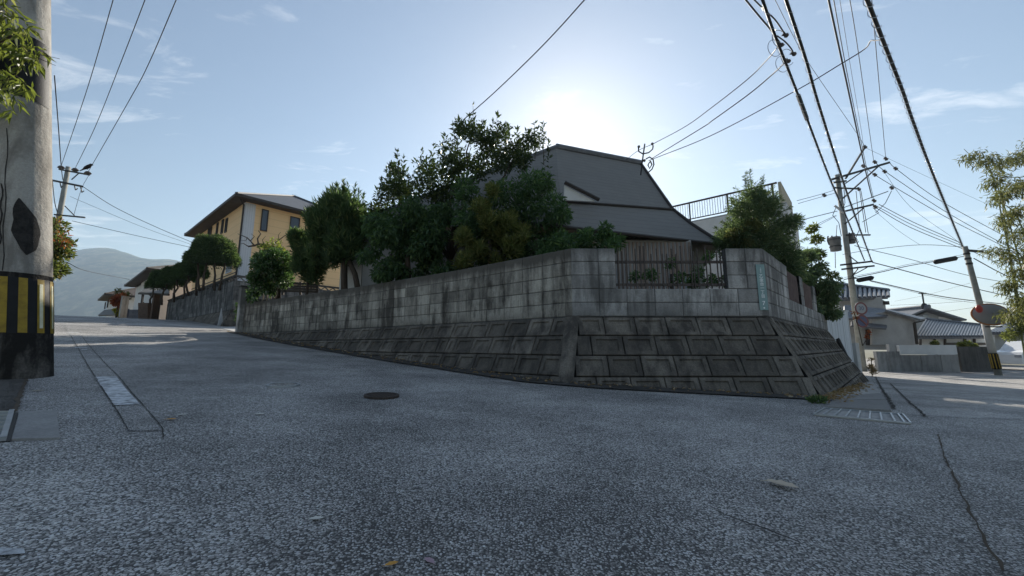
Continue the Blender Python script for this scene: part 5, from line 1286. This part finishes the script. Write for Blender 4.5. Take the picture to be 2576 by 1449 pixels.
trunk(t, [P(907, 724, 10.2) - UP*.3, P(893, 690, 10.25), P(880, 660, 10.3), P(868, 630, 10.5)], .085, .05); trunk(t, [P(868, 726, 10.3) - UP*.3, P(866, 690, 10.35), P(868, 650, 10.4), P(862, 610, 10.5)], .10, .06)
t = tree('small_juniper', 'smaller rounded juniper left of the twin-trunked one', 'conifer', (-5.6, 11.3, SOIL))
crown('crown', 'leaf_conifer', t, pxc([(758, 620, 30), (760, 665, 32), (785, 690, 28), (775, 640, 28), (750, 600, 20), (800, 660, 28)], 11.4, .45, 7), 13000, .17, .10, 'up', .2, .5)
stem(t, 775, 690, 11.4, .06, .03)
# camellia with bare branches above
t = tree('camellia_bush', 'rounded glossy camellia bush beside the slim gate post', 'shrub', (-7.7, 12.3, SOIL))
crown('crown', 'leaf_camellia', t, pxc([(682, 675, 46), (660, 655, 30), (702, 655, 34), (702, 700, 34), (652, 700, 30), (722, 672, 22), (668, 725, 26), (640, 740, 16)], 12.2, .45, 3), 7500, .12, .45, 'out', .35)
crown('painted_sun_top', 'leaf_lime', t, pxc([(690, 628, 26), (665, 632, 18), (712, 636, 18), (640, 690, 14)], 12.4, .4, 2), 650, .11, .45, 'out', .2)  # paler lime leaves put the sunlight on the bush top into the colour
for a, b in (((668, 758), (655, 700)), ((680, 756), (690, 690)), ((690, 752), (705, 700)), ((674, 758), (672, 690))): trunk(t, wander(P(*a, 12.2) - UP*.2, P(*b, 12.2), 5, .04), .03, .015, 'bark_pale', 'stem', 6)
for o_ in bpy.data.objects:
    if o_.name.startswith('painted_sun_top'): o_['kind'] = 'stuff'
t = tree('bare_tree', 'bare twisted branches reaching left in front of the peach house', 'tree', P(690, 730, 13.6))
def br_(pts, r0, r1): MB().tube([P(x, y, 13.6 + .1*math.sin(i*1.7)) for i, (x, y) in enumerate(pts)], list(np.linspace(r0, r1, len(pts))), 6).build('branch', 'bark', t, True)
trunk(t, [P(700, 770, 13.6), P(700, 700, 13.6), P(690, 640, 13.6)], .09, .06)
br_([(690, 640), (680, 625), (665, 616), (650, 614), (640, 618), (625, 620)], .055, .03); br_([(650, 614), (648, 600), (656, 588), (650, 580)], .03, .012); br_([(640, 618), (630, 606), (622, 598), (608, 592), (598, 588)], .028, .008)
br_([(630, 606), (640, 595), (632, 588)], .018, .007); br_([(680, 625), (690, 612), (702, 604), (712, 596), (722, 590)], .03, .008); br_([(625, 620), (612, 612), (604, 614)], .02, .006); br_([(622, 598), (618, 606), (606, 604)], .014, .006); br_([(702, 604), (700, 592), (706, 584)], .014, .005); br_([(665, 616), (660, 604), (668, 594)], .018, .006)
# cloud-pruned trees on the neighbour's wall
spec = [(536, 634, 60, 44, 17.2, 'largest clipped dome tree nearest the peach house corner'), (487, 676, 32, 28, 18.9, 'second clipped dome tree along the stained wall'), (462, 687, 28, 26, 20.4, 'third clipped dome tree along the stained wall'), (432, 697, 28, 27, 21.9, 'fourth clipped dome tree along the stained wall'), (402, 706, 27, 27, 23.4, 'last and farthest clipped dome tree above the dark gate post')]
for x, y, rw, rh, Y, lb in spec:
    c = P(x, y, Y); t = tree('clipped_tree', lb, 'tree', (c.x, c.y, 2.62), 'clipped trees above the stained wall'); w, h = rw*Y/F, rh*Y/F
    g = rng; n = int(9000 if rw > 40 else 5200); u = nrm(g.normal(size=(n, 3))); u[:, 2] = np.abs(u[:, 2])*1.0 - .12*(g.random(n) < .35); rad = .80 + .22*g.random(n)
    bumpy = 1 + .07*np.sin(u[:, 0]*7)*np.cos(u[:, 1]*6) + .05*np.sin(u[:, 2]*11)
    bell = 1 + .22*np.clip(.25-u[:, 2], 0, .5)
    p = np.array([c.x, c.y, c.z - h*.62]) + u*rad[:, None]*bumpy[:, None]*np.array([w*.92, w*.8, h*1.62])*np.stack([bell, bell, np.ones(n)], 1)
    V, Fc = leaf_mesh(p, u + g.normal(size=(n, 3))*.5, .10 + .06*g.random(n), .3); np_obj('crown', V, Fc, 'leaf_cloud', t)
    m_ = MB(); m_.sphere((c.x, c.y, c.z - h*.62), (w*.80, w*.64, h*1.35), 14, 9); m_.v = [(a_, b_, max(c_, c.z - h*.66)) for a_, b_, c_ in m_.v]; m_.build('inner_mass', 'leaf_cloud', t)
    for dx_ in ((-.55, -.2, .15, .5) if rw > 40 else (-.4, .3)): trunk(t, wander((c.x + dx_*w*.95, c.y + random.uniform(-.2, .2), 2.5), (c.x + dx_*w*1.1, c.y, c.z - h*.5), 4, .06), .055, .03)
# maple and yellow shrub by the far house
t = tree('red_maple', 'small red maple in front of the far house', 'tree', P(298, 790, 29.5)); crown('crown', 'leaf_red', t, pxc([(296, 755, 14), (304, 748, 11), (290, 762, 9), (305, 765, 10)], 29.5, .5, 3), 1500, .18, .5, 'out', .2); q = P(298, 760, 29.5); trunk(t, [(q.x, q.y, 1.4), q], .08, .04)
t = tree('sparse_tree', 'thin sparse tree top above the far house roof', 'tree', P(316, 780, 31)); crown('crown', 'leaf_mixed', t, pxc([(300, 735, 9), (310, 742, 11), (318, 750, 10), (325, 738, 7)], 31, .5, 2), 420, .18, .4, 'out', .2); q = P(316, 745, 31); trunk(t, [(q.x, q.y, 1.4), q], .06, .02)
t = tree('yellow_shrub', 'small yellow-green shrub at the foot of the rough gate post', 'shrub', P(298, 796, 30)); crown('crown', 'leaf_yellow', t, pxc([(299, 788, 8), (294, 782, 6), (303, 794, 6)], 30, .4, 2), 700, .16, .5, 'out', .2)
q = P(299, 796, 30); MB().tube([(q.x, q.y, q.z-.4), q], .04, 6).build('stem', 'bark', t)
# weeds by the drive
t = tree('drive_weed', 'small leafy weed clump beside the driveway post', 'plant', P(597, 815, 13.6)); crown('leaves', 'leaf_camellia', t, pxc([(598, 770, 8), (596, 785, 9), (599, 802, 8)], 13.7, .1, 2), 420, .09, .5, 'out', .1); MB().tube([P(599, 826, 13.7), P(597, 775, 13.7)], .012, 5).build('stem', 'bark', t)
t = tree('corner_weed', 'tuft of weeds at the foot of the wall corner', 'plant', PG(2052, 1016)); q = PG(2056, 1014); crown('leaves', 'leaf_conifer', t, [(q.x, q.y, q.z+.02, .10, .08, .03)], 170, .06, .2, 'up', .1)
# conifer on the right
t = tree('cedar_tree', 'dense spiky conifer above the street name plate', 'conifer', (5.9, 8.6, SOIL))
crown('crown', 'leaf_cedar', t, pxc([(1900, 490, 30), (1880, 525, 46), (1932, 525, 44), (1868, 580, 50), (1940, 580, 56), (1985, 565, 22), (1850, 620, 46), (1930, 640, 60), (1990, 640, 36), (1985, 690, 44), (1900, 680, 40), (1830, 600, 28), (1960, 720, 36)], 8.6, .55, 8), 30000, .11, .09, 'out', .1, .6)
sb, st_ = [], []
for x, y in ((1872, 446), (1886, 430), (1878, 436), (1921, 445), (1915, 452), (1850, 475), (1840, 505), (1965, 500), (1990, 520), (2010, 548), (2020, 572), (1805, 590), (1800, 575), (1815, 560), (1828, 525), (1838, 500), (1800, 610), (2030, 600), (1985, 540), (1945, 470), (1955, 485), (2018, 545), (1810, 620)):
    q = P(x, y, 8.6); c = P(1905, 600 if y < 460 else y + 45, 8.6); d = (q - c).normalized(); sb.append(q - d*.45); st_.append(q)
V, Fc = shoot_leaves(sb, st_, 70, .075, .12, spread=.9); np_obj('top_shoots', V, Fc, 'leaf_cedar', t)
stem(t, 1905, 520, 8.7, .12, .03); 
for a, b in zip(sb, st_): trunk(t, [a, b], .009, .003, 'bark', 'twig', 4)
crown('pale_growth', 'leaf_bamboo', t, pxc([(1850, 590, 26), (1900, 575, 24), (1875, 605, 20)], 8.0, .15, 2), 900, .08, .2, 'out', .3)
t = tree('wall_vine', 'leafy vine tumbling over the right side wall below the conifer', 'vine', (8.0, 10.6, .4))
crown('leaves', 'leaf_cedar', t, pxc([(2020, 700, 36), (2050, 680, 30), (2060, 730, 34), (2085, 720, 26), (2080, 760, 30), (2050, 770, 28), (2095, 790, 20), (2040, 640, 24), (2020, 650, 26)], 10.4, .5, 3), 8000, .10, .35, 'droop', .3)
crown('painted_sun_edge', 'leaf_lime', t, pxc([(2052, 600, 16), (2062, 640, 15), (2072, 665, 14), (2095, 690, 12), (2040, 575, 12)], 10.6, .3, 2), 800, .10, .4, 'out', .2)  # vine edge given a paler leaf colour in place of sunlight
stem(t, 2050, 700, 10.6, .06, .03, .5)
# plants behind the fence
t = tree('fence_plant', 'sparse leafy plant growing behind the front bar fence', 'plant', (2.6, 6.1, SOIL)); crown('leaves', 'leaf_dark', t, pxc([(1640, 690, 24), (1600, 700, 18), (1700, 700, 22), (1760, 690, 20), (1790, 705, 20), (1690, 660, 18), (1820, 700, 18), (1740, 715, 18), (1780, 650, 16)], 6.1, .25, 2), 1500, .06, .4, 'out', .2); stem(t, 1690, 690, 6.1, .02, .01)
# flowers by the pier
t = tree('pier_flowers', 'thin plant with orange-red flowers beside the concrete pier', 'plant', P(2160, 868, 11.6)); crown('flowers', 'leaf_red', t, pxc([(2150, 785, 6), (2152, 800, 5), (2187, 838, 6), (2181, 846, 5)], 11.7, .1, 2), 160, .06, .5, 'out', .1); MB().tube(pxs(11.7, (2170, 870), (2160, 825), (2150, 790)), .012, 5).build('stem', 'bark', t); MB().tube(pxs(11.7, (2170, 870), (2182, 850), (2187, 838)), .01, 5).build('stem', 'bark', t)
t = tree('dry_weed', 'brown dried weed at the foot of the concrete pier', 'plant', PG(2192, 950)); crown('leaves', 'leaf_dry', t, pxc([(2193, 925, 9), (2196, 940, 9), (2190, 905, 6)], 13.5, .15, 2), 260, .10, .1, 'up', .1); MB().tube(pxs(13.5, (2194, 950), (2192, 900)), .012, 5).build('stem', 'bark', t)
t = tree('wall_top_shrub', 'clipped yellow-green shrub over the street-end wall', 'shrub', P(2435, 880, 19.6)); crown('crown', 'leaf_gold', t, pxc([(2420, 868, 10), (2435, 867, 11), (2450, 868, 9)], 19.8, .2, 2), 900, .1, .4, 'out', .3); q = P(2435, 868, 19.8); MB().tube([(q.x, q.y, -1), q], .04, 6).build('stem', 'bark', t)
t = tree('round_shrub', 'small round dark shrub behind the white screen panel', 'shrub', P(2352, 868, 19.4)); crown('crown', 'leaf_mixed', t, pxc([(2352, 864, 9)], 19.4, .2, 3), 420, .09, .4, 'out', .3); q = P(2352, 866, 19.4); MB().tube([(q.x, q.y, -1), q], .04, 6).build('stem', 'bark', t)
# bamboo at the right edge
t = tree('bamboo_grove', 'arching olive bamboo at the right edge of the road', 'bamboo', (20.5, 14.6, -1.3))
cl = pxc([(2445, 390, 18), (2480, 400, 24), (2520, 410, 26), (2560, 400, 30), (2500, 450, 26), (2550, 470, 34), (2515, 500, 24), (2560, 540, 36), (2530, 560, 26), (2575, 600, 40), (2540, 640, 26), (2500, 630, 16), (2560, 680, 36), (2535, 720, 24), (2575, 760, 40), (2550, 800, 30), (2600, 450, 50), (2610, 550, 50), (2610, 650, 50), (2610, 780, 50), (2600, 380, 40)], 14.6, .9, 4)
crown('foliage', 'leaf_bamboo', t, cl, 9500, .19, .11, 'droop', .05, .7)
for i in range(9):
    b = Vector((20.3 + random.uniform(-.4, 1.4), 14.9 + random.uniform(-.5, .8), -1.4)); x, y = ((2425, 375), (2470, 385), (2520, 400), (2560, 380), (2500, 500), (2590, 400), (2540, 620), (2620, 420), (2560, 450))[i]
    tip = P(x, y, 14.6 + random.uniform(-.5, .5)); mid = Vector((b.x*.6 + tip.x*.4, (b.y+tip.y)/2, tip.z*.8)); MB().tube(catmull([b, mid, tip], 6), list(np.linspace(.035, .008, 13)), 6).build('culm', 'bamboo_stem', t, True)
crown('low_leaves', 'leaf_gold', t, pxc([(2560, 830, 24), (2580, 815, 26), (2540, 845, 14)], 15.5, .4, 3), 1500, .12, .2, 'out', .2)
# overhanging leaves before the striped pole
t = tree('roadside_tree', 'bright long-leaved branch hanging before the top of the striped pole', 'tree', (-6.6, 3.6, -.2))
NY = pc.y - .45
cl = pxc([(20, 40, 42), (45, 90, 42), (60, 140, 40), (85, 150, 26), (40, 190, 34), (60, 215, 22), (15, 240, 28), (20, 285, 16), (-40, 120, 70), (-60, 220, 70), (-30, 20, 60), (100, 130, 16), (-120, 100, 90)], NY, .14, 3)
crown('leaves', 'leaf_lime', t, cl, 900, .11, .20, 'droop', .1, .6)
trunk(t, wander((-6.8, 3.7, -.4), (-6.5, 3.5, 2.6), 5, .05), .10, .06); trunk(t, wander((-6.5, 3.5, 2.6), P(30, 90, NY), 6, .06), .04, .010, 'bark', 'limb'); trunk(t, wander((-6.5, 3.5, 2.2), P(30, 200, NY), 6, .06), .03, .008, 'bark', 'limb')
for a, b in (((60, 130), (150, 148)), ((60, 130), (140, 165)), ((40, 190), (96, 240))): trunk(t, wander(P(*a, NY), P(*b, NY), 4, .01), .005, .002, 'bark', 'twig', 4)
# ivy-like shrub behind the striped pole
t = tree('roadside_shrub', 'red-tipped roadside shrub showing behind the striped pole', 'shrub', (-10.9, 9.0, .3))
crown('crown', 'leaf_mixed', t, pxc([(140, 600, 30), (150, 640, 28), (135, 670, 26), (145, 570, 18), (110, 620, 40), (120, 680, 30), (150, 615, 24), (90, 640, 50)], 9.0, .5, 3), 3600, .11, .4, 'out', .25)
crown('red_tips', 'leaf_red', t, pxc([(160, 600, 14), (168, 612, 12), (150, 560, 9), (150, 585, 12)], 8.9, .3, 2), 170, .09, .25, 'out', .2)
q = P(120, 690, 9.0); trunk(t, wander((q.x, 9.0, .1), q, 4, .04), .07, .05)

for o_ in bpy.data.objects:
    if o_.name.split('.')[0] in ('red_tips', 'painted_sun_edge', 'flowers', 'pale_growth', 'top_shoots'): o_['kind'] = 'stuff'
# ================================================================== AIR
hz = MB().box((-900, 1500, 280), (8200, 5200, 590)).build('haze', 'black'); hz.data.materials.clear()
m, nt, b = nmat('haze'); nt.nodes.remove(b); pv = N(nt, 'ShaderNodeVolumePrincipled'); pv.inputs['Color'].default_value = (.62, .80, 1, 1); pv.inputs['Density'].default_value = HAZE; pv.inputs['Anisotropy'].default_value = .35
nt.links.new(pv.outputs[0], nt.nodes['Material Output'].inputs['Volume']); hz.data.materials.append(m); hz['kind'] = 'stuff'
